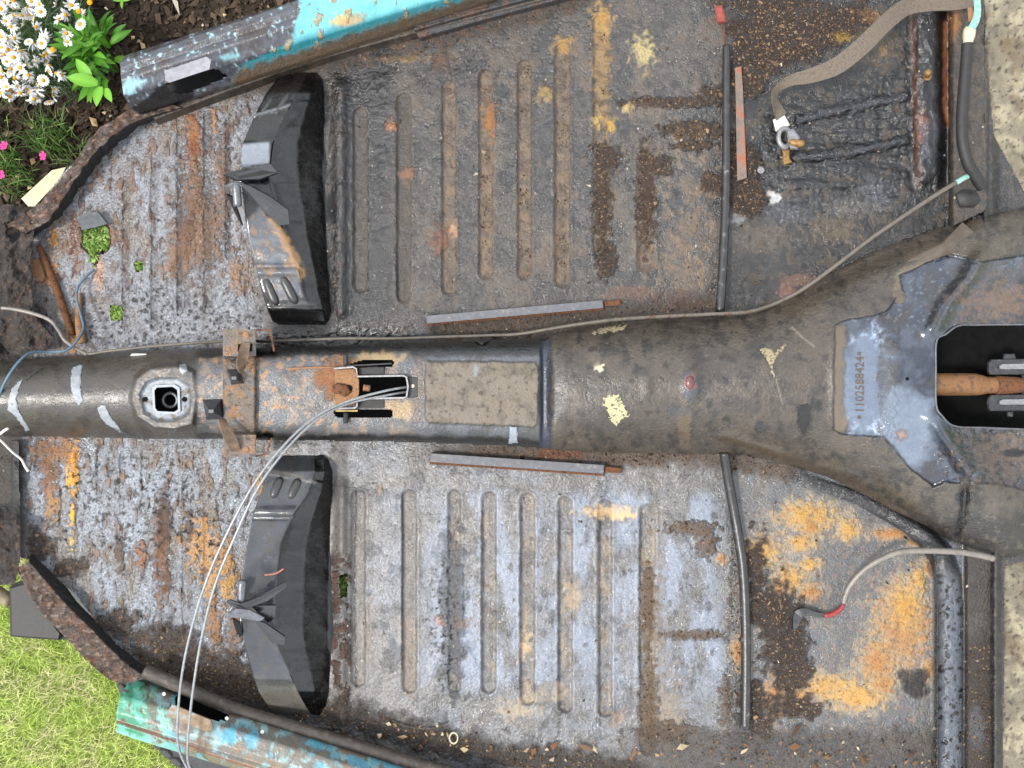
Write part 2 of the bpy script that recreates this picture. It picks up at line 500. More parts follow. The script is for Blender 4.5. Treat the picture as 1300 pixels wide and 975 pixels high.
# ------------------------------------------------------------------ ground
GZ = -ZF
def ground_sheet(name, x0, x1, y0, y1, z, mat, step, amp, kind='structure', wl=.05):
    gx = np.arange(x0, x1 + step * .5, step); gy = np.arange(y0, y1 + step * .5, step)
    X, Y = np.meshgrid(gx, gy); ny, nx = X.shape
    Z = z + amp * fbm(X / wl, Y / wl, 5, 91)
    idx = np.arange(ny * nx).reshape(ny, nx)
    q = np.stack([idx[:-1, :-1], idx[:-1, 1:], idx[1:, 1:], idx[1:, :-1]], -1).reshape(-1, 4)
    o = link(name, mesh_np(name, np.stack([X.ravel(), Y.ravel(), Z.ravel()], -1), q), None, mat)
    return tag(o, kind=kind)
M['turf'] = simple('turf', A(120, 138, 66), .95, 0, .4, 40, .4, .1, A(90, 80, 50), (.55, .7))  # darker than the blades: shade between them put into the colour
M['soil'] = simple('garden_soil', A(66, 56, 46), .95, 0, .55, 70, 1., .15, A(34, 28, 23), (.5, .62), dist=.006)
ground_sheet('lawn', -300, 300, -300, 300, -.012, M['turf'], 60, 0)
ground_sheet('soil_bed', -2.2, 1.0, .12, 2.6, .0, M['soil'], .008, .010, wl=.06)

def crumbs(name, P, size, cols, label, cat, flat=.6, kind='stuff', parent=None):
    """small irregular lumps at world points P (n x 3)"""
    n = len(P)
    base = np.array([(1, 0, 0), (-1, 0, 0), (0, 1, 0), (0, -1, 0), (0, 0, 1), (0, 0, -1)], float)
    tri = np.array([(0, 2, 4), (2, 1, 4), (1, 3, 4), (3, 0, 4), (2, 0, 5), (1, 2, 5), (3, 1, 5), (0, 3, 5)])
    s = np.asarray(size)[:, None, None] * RNG.uniform(.45, 1.3, (n, 6, 1))
    V = base[None] * s
    V += RNG.normal(0, .25, (n, 6, 3)) * np.asarray(size)[:, None, None]
    V[..., 2] *= flat
    a = RNG.uniform(0, 2 * np.pi, n); st = RNG.uniform(.6, 2.0, n)
    x = V[..., 0] * st[:, None]; y = V[..., 1]
    V[..., 0], V[..., 1] = x * np.cos(a)[:, None] - y * np.sin(a)[:, None], x * np.sin(a)[:, None] + y * np.cos(a)[:, None]
    V += np.asarray(P)[:, None, :]
    T = (tri[None] + (np.arange(n) * 6)[:, None, None]).reshape(-1, 3)
    me = mesh_np(name, V.reshape(-1, 3), T, smooth=False)
    c = np.repeat(np.asarray(cols), 6, 0); attach(me, c)
    o = link(name, me, parent, M['leafbit'], smooth=False)
    return tag(o, label, cat, kind=kind)
def pick(cols, n, var=.25):
    cols = np.asarray(cols); c = cols[RNG.integers(0, len(cols), n)]
    return c * RNG.uniform(1 - var, 1 + var, (n, 1))

# soil lumps and chips
n = 26000
sx = RNG.uniform(-1.35, .35, n); sy = RNG.uniform(.14, 1.15, n)
sz = .004 + .010 * fbm(sx / .06, sy / .06, 5, 91)
crumbs('soil_crumbs', np.stack([sx, sy, sz], -1), RNG.gamma(2., .0016, n) + .001,
       pick([A(70, 58, 47), A(52, 43, 35), A(88, 74, 60), A(60, 50, 42)], n), 'dark crumbly garden soil of the flower bed', 'soil')
n = 900
sx = RNG.uniform(-1.35, .35, n); sy = RNG.uniform(.14, 1.15, n)
crumbs('wood_chips', np.stack([sx, sy, sx * 0 + .012], -1), RNG.gamma(2., .0014, n) + .001,
       pick([A(190, 170, 130), A(160, 135, 100), A(205, 195, 175), A(140, 110, 80)], n), 'pale wood chips and grit scattered over the soil', 'wood chips', .4)

def blades(n, xr, yr, z, L, wd, cols, seed, lean=.6, accept=None):
    r = np.random.default_rng(seed)
    x = r.uniform(*xr, n); y = r.uniform(*yr, n)
    if accept is not None:
        k = accept(x, y); x, y = x[k], y[k]; n = len(x)
    a = r.uniform(0, 2 * np.pi, n); ln = r.uniform(.5, 1.2, n) * L; le = r.uniform(.1, 1., n) * lean
    dx, dy = np.cos(a), np.sin(a); w = r.uniform(.6, 1.3, n) * wd
    V = np.zeros((n, 5, 3))
    for k, (t, s_) in enumerate(((0, 1), (0, -1), (.55, -.8), (.55, .8), (1, 0))):
        out = le * ln * t ** 1.7
        V[:, k, 0] = x + dx * out - dy * s_ * w; V[:, k, 1] = y + dy * out + dx * s_ * w
        V[:, k, 2] = z + ln * t * (1 - .35 * le * t)
    T = np.array([(0, 1, 2), (0, 2, 3), (3, 2, 4)])
    F = (T[None] + (np.arange(n) * 5)[:, None, None]).reshape(-1, 3)
    cols = np.asarray(cols); pn = fbm(x / .06, y / .06, 4, seed + 40); ci = np.clip(((pn * .9 + .5) * len(cols) + r.normal(0, 1.1, n)).astype(int), 0, len(cols) - 1)
    c = cols[ci] * r.uniform(.65, 1.3, (n, 1))
    return V.reshape(-1, 3), F, np.repeat(c, 5, 0)
V, F, c = blades(150000, (-1.75, .3), (-1.3, -.02), -.012, .024, .0006,
                 [A(190, 214, 104) * 1.35, A(204, 224, 120) * 1.35, A(212, 226, 134) * 1.35, A(222, 226, 156) * 1.3, A(228, 220, 176) * 1.3], 3, 1.1)
me = mesh_np('grass', V, F); attach(me, c)
tag(link('grass', me, None, M['foliage']), 'short bright green mown grass of the lawn beside the pan', 'grass', kind='stuff')

# concrete slab beyond the rear end
def slab(name, poly, h0, h1, amp, seed):
    xs = [p[0] for p in poly]; ys = [p[1] for p in poly]
    def hf(px, py): return h1 + amp * fbm(px / 40, py / 40, 5, seed) - .012 * (1 - ss(0, 10, sdpoly(px, py, poly) + 3 * fbm(px / 9, py / 9, 3, seed)))
    def pf(p):
        p.base(A(150, 142, 124), .9, .1, .6)
        p.patchy(40, .1, .3, A(188, 180, 155), .7); p.patchy(16, .25, .2, A(125, 116, 100), .7, seed=4)
        p.patchy(60, .35, .15, A(120, 100, 75), .6, seed=9); p.patchy(7, .42, .1, A(70, 64, 56), .8, seed=19)
    o, p, h = field(name, poly, hf, pf, M['mat'], None, 2.2, seed=seed)
    o['kind'] = 'structure'
    V, F = prism(poly, h0, h1 - .015)
    link('slab_body', mesh('slab_body', V, F), o, M['conc'], False)
    return o
slab('concrete_paving', [(1238, -60), (1460, -60), (1460, 1060), (1262, 1060), (1266, 700), (1262, 420), (1262, 260), (1250, 160)], -.24, -.035, .006, 31)

# ------------------------------------------------------------------ the floor pan
pan = empty('car_floor_pan', (0, 0, ZF), 'stripped rusty car floor pan with long central tunnel', 'floor pan')

TX = [-40, 0, 100, 160, 250, 320, 420, 520, 640, 690, 720, 800, 900, 950, 1000, 1050, 1100, 1150, 1200, 1240, 1300, 1340]
TT = [458, 456, 449, 444, 441, 440, 437, 432, 430, 428, 418, 406, 401, 396, 378, 348, 322, 302, 285, 274, 262, 258]
TB = [553, 555, 557, 558, 559, 560, 561, 563, 567, 571, 574, 577, 578, 580, 592, 607, 632, 658, 685, 700, 715, 720]
THH = [.10, .10, .10, .102, .104, .106, .106, .108, .108, .108, .118, .124, .124, .124, .124, .122, .12, .118, .115, .112, .11, .11]
TN = [1.9, 1.9, 1.9, 2.0, 2.6, 4.0, 4.5, 4.5, 4.5, 4.2, 2.3, 1.95, 1.9, 1.9, 1.8, 1.75, 1.8, 1.9, 2.0, 2.1, 2.2, 2.2]
SHIFT_POLY = [(166, 505), (172, 480), (190, 466), (225, 463), (246, 472), (250, 505), (246, 540), (222, 547), (195, 545), (173, 530)]
MAT_EDGE = [(1060, 413), (1076, 406), (1108, 401), (1124, 396), (1146, 372), (1142, 350), (1200, 322), (1250, 332), (1340, 318),
            (1340, 630), (1270, 615), (1200, 612), (1185, 618), (1160, 598), (1132, 566), (1122, 554), (1070, 552), (1058, 545)]
BOSS = [(540, 458), (680, 460), (684, 470), (682, 538), (676, 542), (545, 536), (540, 530)]
def th(px, py):
    px = np.asarray(px, float); py = np.asarray(py, float)
    t0 = np.interp(px, TX, TT); t1 = np.interp(px, TX, TB)
    c = (t0 + t1) / 2; w = (t1 - t0) / 2
    H = np.interp(px, TX, THH); n = np.interp(px, TX, TN)
    t = np.clip(np.abs((py - c) / w), 0, 1)
    h = H * np.clip(1 - t ** n, 0, 1) ** (1 / n)
    # flat raised boss round the gear lever hole
    m = ss(-4, 3, sdpoly(px, py, SHIFT_POLY)); h = h * (1 - m) + .106 * m
    m2 = ss(-2, 3, sdpoly(px, py, [(178, 500), (186, 486), (200, 480), (225, 480), (240, 490), (242, 508), (240, 524), (222, 534), (200, 534), (184, 524)]))
    h -= .004 * m2
    # step where the bare metal starts at the rear plate, and the sunken seat before the mat
    m = ss(-1.5, 1.5, sdpoly(px, py, MAT_EDGE) + 2 * fbm(px / 14, py / 14, 3, 8)); h -= .006 * m
    m = ss(684, 690, px) * (1 - ss(692, 706, px)); h -= .010 * m * (h > .05)
    # creases on the rear fork plate
    su = px - np.interp(py, [300, 352, 385, 420, 440], [1262, 1236, 1207, 1190, 1190]); mu = 1 - ss(412, 440, py)
    h -= mu * (.040 * ss(0, 70, su)) ; h += mu * .017 * np.exp(-((su + 6) / 13) ** 2) * ss(300, 340, py)
    sl = px - np.interp(py, [505, 525, 555, 600, 640], [1186, 1188, 1204, 1236, 1262]); ml = ss(515, 545, py)
    h -= ml * (.040 * ss(0, 70, sl)); h += ml * .017 * np.exp(-((sl + 6) / 13) ** 2) * (1 - ss(595, 630, py))
    d = segdist(px, py, [(1062, 420), (1062, 540)]); h += .004 * np.exp(-(d / 8) ** 2)
    m = ss(-6, 8, sdpoly(px, py, [(1070, 425), (1110, 418), (1118, 440), (1118, 520), (1108, 545), (1072, 542)])); h += .003 * m
    d = segdist(px, py, [(1000, 385), (1080, 345), (1150, 312), (1225, 285)]); h -= .010 * np.exp(-(d / 10) ** 2)
    d = segdist(px, py, [(1000, 588), (1080, 612), (1150, 650), (1200, 684)]); h -= .008 * np.exp(-(d / 8) ** 2)
    d = segdist(px, py, [(915, 553), (960, 566), (1030, 590), (1090, 606)]); h += .004 * np.exp(-(d / 5) ** 2)
    d = segdist(px, py, [(1105, 608), (1180, 680)]); h -= 0.006 * np.exp(-(d / 8) ** 2)
    d = segdist(px, py, [(1225, 618), (1222, 660), (1215, 680)]); h -= .008 * np.exp(-(d / 6) ** 2)
    # domed swage
    m = np.exp(-(((px - 876) / 9) ** 2 + ((py - 483) / 22) ** 2)); h += .007 * m
    m = np.exp(-(((px - 822) / 7) ** 2 + ((py - 487) / 18) ** 2)); h += .003 * m
    # wrinkles of the tired mat
    mm = ss(690, 730, px)
    h += mm * .0012 * fbm(px / 45, py / 45, 4, 61)
    return h
def th1(px, py): return float(th(np.array([px]), np.array([py]))[0])

FORK = [(1188, 432), (1200, 424), (1216, 413), (1300, 412), (1345, 412), (1345, 545), (1212, 541), (1196, 528), (1188, 515)]
SHIFT_HOLE = [(195, 495), (198, 491), (220, 490), (226, 494), (227, 521), (222, 524), (200, 523), (196, 519)]
SLOT_A = [(464, 457), (498, 457), (499, 461), (497, 465), (440, 466), (440, 464)]
SLOT_B = [(425, 521), (497, 521), (499, 525), (496, 529), (430, 530), (425, 527)]
BRAKE_HOLE = [(455, 479), (516, 479), (517, 504), (456, 504)]
def paint_tunnel(p):
    px, py = p.px, p.py
    p.base(A(97, 89, 80), .44, .04, .18)
    p.patchy(70, .05, .4, A(114, 103, 90), .6); p.patchy(25, .2, .3, A(64, 60, 56), .7, seed=3)
    p.patchy(9, .35, .2, A(118, 108, 94), .35, seed=5)
    # bare dark-grey front tube
    fr = 1 - ss(240, 262, px)
    p.mix(fr, A(100, 92, 82), .42, .05, .12)
    p.patchy(45, .0, .35, A(112, 110, 108), .5, within=fr, seed=7); p.patchy(30, .25, .25, A(70, 62, 54), .5, within=fr, seed=8)
    m = p.polym(SHIFT_POLY, 3, 1); p.mix(m, A(98, 94, 88), .5, .1)
    p.poly([(178, 500), (186, 486), (200, 480), (225, 480), (240, 490), (242, 508), (240, 524), (222, 534), (200, 534), (184, 524)], A(142, 150, 160), 1, 2, 1.5, rough=.5)
    p.mix(m * ss(.1, .4, p.n(12, 4, 2)), A(105, 90, 75), pit=.3)
    # flat steel top of the middle section
    t0 = np.interp(px, TX, TT); t1 = np.interp(px, TX, TB); c = (t0 + t1) / 2 + 2; w = (t1 - t0) / 2
    t = np.abs((py - c) / w)
    mid = ss(244, 256, px) * (1 - ss(686, 700, px))
    flat = mid * (1 - ss(.74, .86, t + .05 * p.n(25, 3, 4)))
    p.mix(mid * (1 - flat), A(48, 45, 42), .45, .05, .15)
    p.mix(flat, A(120, 124, 130), .42, .15, .2)
    p.patchy(18, .12, .25, A(150, 130, 108), .7, within=flat * (1 - ss(500, 560, px)), seed=12)
    p.patchy(10, .34, .12, A(176, 128, 80), .8, within=flat * (1 - ss(400, 470, px)), seed=13, pit=.4)
    p.patchy(30, .2, .25, A(96, 94, 92), .7, within=flat, seed=14)
    p.blob(432, 480, 28, 24, A(165, 112, 72), .9, noise=.7, pit=.5, rough=.8, bump=.8)
    p.blob(480, 455, 30, 8, A(170, 145, 100), .7); p.blob(505, 520, 20, 12, A(170, 140, 95), .7); p.blob(530, 500, 8, 40, A(120, 95, 68), .6)
    # dirty insulation boss
    b = p.polym(BOSS, 1.5, 1.5, 8); p.mix(b, A(140, 130, 116), .8, .1, .35); p.h += .003 * b
    p.patchy(20, .15, .3, A(112, 102, 90), .6, within=b, seed=22); p.patchy(8, .4, .1, A(85, 76, 66), .7, within=b, seed=23)
    p.blob(604, 470, 3.5, 9, A(160, 165, 170), .9, noise=.3)
    # blue-black bare metal valley before the mat
    p.mix(ss(683, 688, px + 3 * p.n(20, 3, 31)) * (1 - ss(696, 702, px + 3 * p.n(20, 3, 32))) * (t < .95), A(78, 86, 100), .35, .05, .15)
    p.line([(526, 448), (600, 446), (680, 446)], 6, A(45, 44, 44), .7)
    # bitumen mat: scuffs, pale patches, dark tar spots
    mt = ss(696, 704, px)
    p.patchy(120, .1, .3, A(106, 95, 82), .6, within=mt, seed=41); p.patchy(6, .5, .08, A(140, 132, 118), .35, within=mt, seed=42)
    p.patchy(14, .38, .1, A(62, 57, 52), .6, within=mt, seed=43)
    p.blob(760, 466, 6, 5, A(205, 195, 165), .9, noise=.8); p.blob(755, 455, 8, 10, A(120, 110, 95), .8)
    p.blob(876, 490, 10, 18, A(105, 112, 125), .8); p.blob(876, 485, 7, 11, A(150, 92, 84), .9, rough=.35)
    p.blob(868, 535, 8, 30, A(130, 110, 80), .5); p.blob(862, 520, 14, 8, A(110, 112, 118), .5)
    p.blob(1022, 532, 9, 18, A(48, 45, 42), .9); p.blob(1035, 515, 8, 8, A(48, 45, 42), .9); p.blob(922, 532, 5, 4, A(48, 45, 42), .8)
    p.blob(966, 542, 8, 5, A(90, 92, 98), .8); p.blob(900, 513, 4, 5, A(50, 47, 44), .8)
    p.line([(1005, 415), (1018, 428), (1034, 440)], .8, A(165, 155, 140), .7, noise=.2); p.line([(985, 480), (993, 512)], .8, A(160, 150, 130), .6)
    p.blob(1150, 350, 12, 10, A(135, 125, 110), .8); p.line([(1140, 372), (1145, 350), (1165, 340), (1205, 326)], 6, A(130, 116, 98), .8)
    # bare plate round the fork
    q = p.polym(MAT_EDGE, 1.5, 1.6, 22)
    p.mix(q, A(70, 78, 94), .2, .05, .05)
    p.patchy(26, .12, .25, A(104, 112, 126), .6, within=q, seed=52); p.patchy(30, .25, .25, A(98, 94, 90), .6, within=q, seed=53)
    p.patchy(5, .42, .1, A(175, 185, 200), .35, within=q * (1 - ss(400, 440, py)), seed=54)
    lb = p.blobm(1098, 484, 40, 66, edge=.25, noise=.35) * q
    p.mix(lb * .9, A(122, 134, 152), .34, .05)
    ring = p.blobm(1098, 484, 42, 70, edge=.18, noise=.45) * (1 - p.blobm(1098, 484, 33, 58, edge=.2, noise=.4)) * q
    p.mix(ring * ss(-.2, .3, p.n(7, 4, 9)), A(166, 180, 200), .5)
    p.mix(q * p.linem([(1066, 420), (1062, 480), (1068, 545)], 9, noise=.6), A(124, 112, 96), .7)
    p.mix(q * p.blobm(1128, 490, 12, 75, noise=.9) * .5, A(112, 104, 98), .5, .2, .4)
    p.mix(q * p.blobm(1150, 545, 34, 50, noise=.5), A(126, 137, 152), .3)  # pale lobe: sky sheen put into the colour
    p.blob(1145, 552, 6, 6, A(170, 126, 86), .6, edge=.7)
    p.mix(q * p.blobm(1262, 392, 60, 28, noise=1.1) * .5, A(105, 98, 90), .5, pit=.3); p.mix(q * p.blobm(1268, 380, 45, 26, noise=1.4, wl=9, edge=.9) * .55, A(140, 106, 74), .7, pit=.5)
    p.mix(q * p.blobm(1240, 345, 40, 18, noise=1., seed=4) * .4, A(110, 106, 102), .5)
    p.mix(q * p.blobm(1280, 580, 50, 36, noise=1.2, wl=11, edge=.8) * .7, A(124, 102, 78), .8, .7, .5) 
    p.mix(p.blobm(1288, 575, 16, 5, noise=.2) , A(20, 16, 14), .9)
    # lower rear corner, greasy
    lo = ss(640, 665, py) * ss(1090, 1120, px); p.mix(lo * .7, A(84, 82, 80), .5, .1, .4)
    p.line([(1225, 622), (1222, 655), (1215, 678)], 4, A(22, 22, 22), .9, rough=.3); p.blob(1225, 632, 14, 8, A(28, 28, 30), .8, rough=.3)
    p.patchy(10, .3, .15, A(130, 120, 105), .5, within=lo, seed=66)
    p.line([(915, 555), (1000, 582), (1100, 622), (1170, 672)], 5, A(96, 78, 60), .6)
tunnel_poly = [(x, t + .8) for x, t in zip(TX, TT)] + [(x, b - .8) for x, b in reversed(list(zip(TX, TB)))]
tunnel, tp, thh = field('tunnel', tunnel_poly, th, paint_tunnel, M['mat'], pan, 1.5,
                        holes=[(FORK, 0), (SHIFT_HOLE, 0), (SLOT_A, .4), (SLOT_B, .4), (BRAKE_HOLE, 0)], seed=100)
tag(tunnel, 'dirty central tunnel partly covered by brown bitumen matting')

# ---- floor panels
GU = [(458, 136, 372, 9), (513, 118, 385, 9), (570, 102, 375, 9), (617, 88, 355, 9), (666, 76, 355, 9), (714, 54, 365, 10), (763, 18, 325, 10), (820, 190, 345, 11)]
GL = [(455, 622, 872, 9), (520, 622, 880, 9), (577, 622, 880, 8), (621, 624, 880, 9), (670, 626, 895, 9), (718, 630, 905, 9), (768, 634, 910, 9), (822, 640, 960, 10)]
GUF = [(264, 140, 400, 6), (290, 150, 330, 4), (196, 200, 420, 5), (160, 230, 420, 5), (228, 170, 400, 4)]
GLF = [(128, 570, 632, 6), (156, 575, 632, 5), (184, 570, 640, 5), (205, 640, 735, 5), (100, 570, 800, 5), (235, 600, 800, 4), (262, 640, 820, 4)]
def grooves(px, py, G, depth):
    h = np.zeros_like(px); msk = np.zeros_like(px)
    for x, y0, y1, w in G:
        x_ = x + .6 * fbm(py / 60, py * 0 + x, 2, int(x))
        yc = np.clip(py, y0 + w, y1 - w); d = np.hypot(px - x_, py - yc) / w
        d = d + .05 * fbm(px / 14, py / 14, 3, 12); m = 1 - ss(.62, 1.22, d); h -= depth * m; h += depth * .15 * np.exp(-((d - 1.2) / .18) ** 2); msk = np.maximum(msk, m)
    return h, msk
HOLES_U = [([(104, 291), (136, 284), (140, 302), (139, 318), (126, 322), (121, 340), (114, 322), (103, 314)], 2.), ([(140, 388), (154, 391), (155, 406), (143, 407)], 2.), ([(171, 332), (180, 333), (181, 342), (173, 344)], 1.5)]
HOLES_L = [([(431, 732), (440, 730), (441, 756), (433, 758)], 2.)]
def height_u(px, py):
    h = .0026 * fbm(px / 90, py / 90, 3, 3) + .0003 * fbm(px / 14, py / 14, 3, 4)
    g, m = grooves(px, py, GU, .0046); g2, m2 = grooves(px, py, GUF, .0022)
    h += g + g2
    # ridges of the battery tray and the rear bead
    for pts, w, a in (([(1015, 152), (1080, 138), (1150, 122)], 6, .007), ([(1010, 200), (1080, 194), (1150, 178)], 6, .007), ([(1000, 235), (1070, 232), (1150, 222)], 7, .004)):
        h += a * np.exp(-(segdist(px, py, pts) / w) ** 2)
    h += .016 * np.exp(-((px - 1178) / 17) ** 4) * (1 - ss(215, 245, py)) + .022 * ss(1203, 1212, px)
    h += .010 * np.exp(-((px - 432) / 9) ** 2) * ss(90, 110, py) * (1 - ss(395, 410, py))
    h += .006 * (1 - ss(0, 26, 18 + py - np.interp(px, [420, 760, 900], [82, -8, -30])))
    return h
def paint_u(p):
    px, py = p.px, p.py
    p.base(A(84, 81, 79), .32, .08, .35); p.h += .0003 * p.n(11, 3, 84)
    p.patchy(90, .05, .35, A(112, 102, 92), .6, rough=.5); p.patchy(60, .12, .25, A(116, 100, 82), .55, seed=74, rough=.6, ay=.6); p.patchy(22, .3, .2, A(128, 104, 78), .45, seed=75, rough=.65, ay=.5); p.patchy(50, .1, .4, A(70, 70, 72), .6, seed=2, rough=.22); p.patchy(12, .25, .2, A(118, 112, 106), .5, seed=3); p.patchy(34, .3, .2, A(58, 58, 60), .5, seed=71, rough=.12, bump=.2)
    p.patchy(6, .42, .12, A(46, 43, 41), .35, seed=5)
    # ---- front floor: flaking paint, sky sheen put into its blue-grey
    f = (1 - ss(318, 345, px))
    p.mix(f, A(148, 150, 155), .3, .8, .3)
    p.patchy(55, .1, .3, A(164, 168, 176), .7, within=f, seed=10, ay=.6); p.patchy(30, .18, .22, A(140, 124, 108), .7, within=f, seed=11, ay=.45)
    p.patchy(11, .32, .22, A(152, 110, 74), .65, within=f * (1 - .6 * ss(300, 420, py)), seed=12, ay=.5, pit=.8, rough=.75, bump=.8)
    m = p.patchy(9, .40, .1, A(92, 62, 42), .75, within=f, seed=13, ay=.5, rough=.85); p.h -= .0012 * m
    for x, y, rx, ry, c_ in ((246, 168, 7, 26, (176, 112, 58)), (246, 190, 10, 12, (150, 85, 45)), (272, 155, 4, 16, (190, 140, 80)), (245, 250, 12, 30, (140, 98, 68)), (262, 300, 12, 34, (150, 112, 80)),
                            (282, 262, 8, 40, (140, 108, 82)), (238, 300, 9, 30, (120, 84, 60)), (285, 200, 7, 26, (140, 106, 78)), (52, 345, 8, 14, (215, 160, 95)), (68, 305, 5, 10, (220, 155, 80)), (60, 355, 12, 10, (205, 150, 100)), (93, 420, 6, 30, (190, 130, 60)), (68, 338, 6, 8, (200, 140, 80)),
                            (230, 320, 16, 30, (150, 110, 80)), (300, 350, 8, 20, (170, 130, 90)), (140, 300, 14, 12, (150, 105, 75))):
        p.blob(x, y, rx, ry, A(*c_), .75, noise=1.3, wl=8, pit=.9, rough=.7, bump=.9, edge=.6)
    p.blob(95, 305, 10, 30, A(118, 72, 48), .8); p.blob(125, 345, 7, 25, A(175, 125, 90), .6)
    p.blob(225, 405, 110, 45, A(150, 154, 162), .55, noise=.6); b = p.blobm(225, 405, 105, 45, noise=.6)
    p.prm[:, 1] = np.maximum(p.prm[:, 1], b * 1.0)
    m = ss(.30, .36, p.n(7, 4, 77)) * b; p.mix(m, A(24, 20, 18), .5); p.h -= .0015 * m
    p.mix((1 - ss(20, 46, px + 5 * p.n(20, 3, 6))), A(66, 50, 40), .85, .5, .8)
    p.blob(30, 420, 35, 30, A(76, 58, 46), .8); p.blob(48, 350, 16, 40, A(110, 100, 92), .5)
    # dark line grooves
    g, m2 = grooves(px, py, GUF, 1); p.mix(m2 * .35, A(84, 78, 74))
    # ---- tar strip by the riser and rear floor
    t = ss(405, 425, px) * (1 - ss(485, 515, px + 8 * p.n(40, 3, 8)))
    p.mix(t * .9, A(26, 26, 27), .12, .1, .3); p.h += .0026 * t * np.abs(fbm(px / 9, py / 15, 4, 81)); p.patchy(10, .2, .2, A(84, 78, 74), .5, within=t, seed=21)
    p.patchy(20, .25, .15, A(95, 68, 50), .6, within=ss(415, 430, px) * (1 - ss(436, 446, px)), seed=22)
    g, m = grooves(px, py, GU, 1)
    yy = ss(0, 1, (py - 60) / 200)
    p.mix(m * .65, A(122, 102, 80), .6, .1, .4); p.patchy(12, .12, .3, A(140, 112, 82), .6, within=m, seed=25, ay=.6); p.patchy(12, .15, .2, A(92, 74, 58), .8, within=m, seed=26)
    p.mix(grooves(px, py, GU[:2], 1)[1] * .85, A(88, 82, 75), .6)
    d = m * ss(-.1, .3, p.n(30, 3, 27)) * ss(560, 600, px); p.dirt = np.maximum(p.dirt, d * .6)
    p.line([(500, 120), (503, 220), (502, 300), (505, 380)], 2, A(20, 19, 19), .8, noise=.8, wl=10); p.line([(447, 200), (445, 260), (446, 360)], 2, A(18, 17, 17), .8, noise=.8, wl=10)  # dark edges of the first two ribs: shade put into the colour
    for x, y, rx, ry, c_ in ((763, 24, 10, 14, (202, 160, 96)), (764, 70, 8, 60, (170, 140, 95)), (817, 64, 11, 17, (200, 184, 130)), (797, 138, 6, 5, (205, 180, 120)), (756, 155, 5, 5, (210, 180, 110)), (776, 158, 5, 6, (210, 170, 90)),
                            (714, 58, 9, 8, (190, 150, 90)), (622, 150, 6, 20, (180, 120, 65)), (560, 305, 10, 12, (150, 100, 80)), (575, 290, 5, 8, (200, 160, 130)), (497, 160, 5, 6, (200, 140, 100)), (560, 80, 12, 10, (120, 80, 55)),
                            (690, 120, 8, 8, (180, 150, 90)), (502, 75, 35, 3, (180, 150, 100)), (517, 222, 6, 8, (170, 120, 90)), (930, 20, 10, 10, (150, 110, 70))):
        p.blob(x, y, rx * 1.1, ry * 1.1, A(*c_), .62, noise=1.4, wl=9, rough=.7, bump=.7, edge=.7)
    for x, y, rx, ry in ((770, 200, 18, 16), (764, 260, 11, 50), (820, 250, 11, 60), (855, 130, 60, 6), (880, 165, 40, 10), (770, 330, 12, 20), (905, 118, 18, 8), (838, 210, 14, 12), (905, 232, 16, 12), (880, 185, 25, 6)):
        d = p.blob(x, y, rx, ry, A(84, 62, 46), .9, noise=.7, wl=9, rough=.9, bump=1.); p.dirt = np.maximum(p.dirt, d)
    p.patchy(14, .2, .2, A(140, 112, 82), .5, within=ss(820, 850, px) * (1 - ss(905, 925, px)) * ss(110, 180, py), seed=28)
    p.blob(645, 225, 10, 16, A(40, 42, 48), .8, rough=.25, noise=.9)
    # ---- wet black battery tray
    r = ss(915, 935, px + 6 * p.n(30, 3, 9))
    p.mix(r, A(46, 43, 41), .2, .1, .4); p.h += .0014 * r * fbm(px / 34, py / 22, 3, 36)
    tar = r * p.polym([(975, 110), (1060, 110), (1165, 60), (1165, 260), (1080, 270), (985, 300), (960, 200)], 20, 25, 40)
    p.mix(tar, A(30, 30, 32), .1, .05, .3)
    bub = tar * (np.abs(p.n(9, 4, 33)) * 1.0); p.h += .0030 * bub + .0030 * tar * fbm(px / 44 , py / 13, 3, 34)
    p.patchy(30, .15, .2, A(86, 80, 72), .45, within=r * .7, seed=35, rough=.4); p.patchy(18, .3, .15, A(100, 84, 60), .6, within=r, seed=36, rough=.8)
    for pts, w in (([(1015, 152), (1080, 138), (1150, 122)], 5), ([(1010, 200), (1080, 194), (1150, 178)], 5)):
        p.mix(p.linem(pts, w * 1.3, noise=1.2, wl=12, edge=.8) * .6, A(110, 114, 122), .12, .05, .9)  # ridges paled: sky glints painted along them
    for pl in ([(925, 30), (960, 20), (1100, 0), (1110, 30), (1060, 60), (1020, 80), (985, 92), (960, 120), (930, 130)], [(925, 170), (955, 190), (975, 260), (940, 280), (922, 250)], [(900, 0), (1010, -10), (1060, 10), (960, 25)]):
        d = p.poly(pl, A(64, 44, 32), .95, 8, 10, 18, rough=.85, bump=1., pit=.3); p.dirt = np.maximum(p.dirt, d * 1.2)
    for x, y, rx, ry, c_ in ((1070, 47, 14, 6, (180, 150, 80)), (1105, 22, 12, 10, (150, 110, 60)), (1121, 64, 5, 5, (205, 150, 70)), (1110, 55, 30, 25, (110, 92, 66)), (985, 252, 8, 8, (215, 215, 215)), (978, 246, 5, 4, (215, 210, 205)), (975, 300, 40, 20, (104, 92, 76)), (1060, 290, 30, 20, (112, 96, 76)), (930, 305, 20, 20, (96, 90, 84)),
                            (938, 278, 9, 6, (165, 165, 168)), (1080, 262, 40, 12, (120, 116, 112)), (1000, 270, 30, 12, (96, 100, 110)), (1115, 245, 18, 14, (104, 108, 118)), (890, 380, 30, 12, (90, 84, 78)), (1000, 370, 12, 10, (150, 100, 80)), (1015, 355, 25, 8, (130, 92, 70))):
        p.blob(x, y, rx, ry, A(*c_), .7, noise=.8, wl=9)
    k = ss(1150, 1162, px) * (1 - ss(236, 246, py)); p.mix(k * .85, A(44, 43, 44), .1, .1, .2); p.h += .003 * k * fbm(px / 12, py / 22, 4, 39)
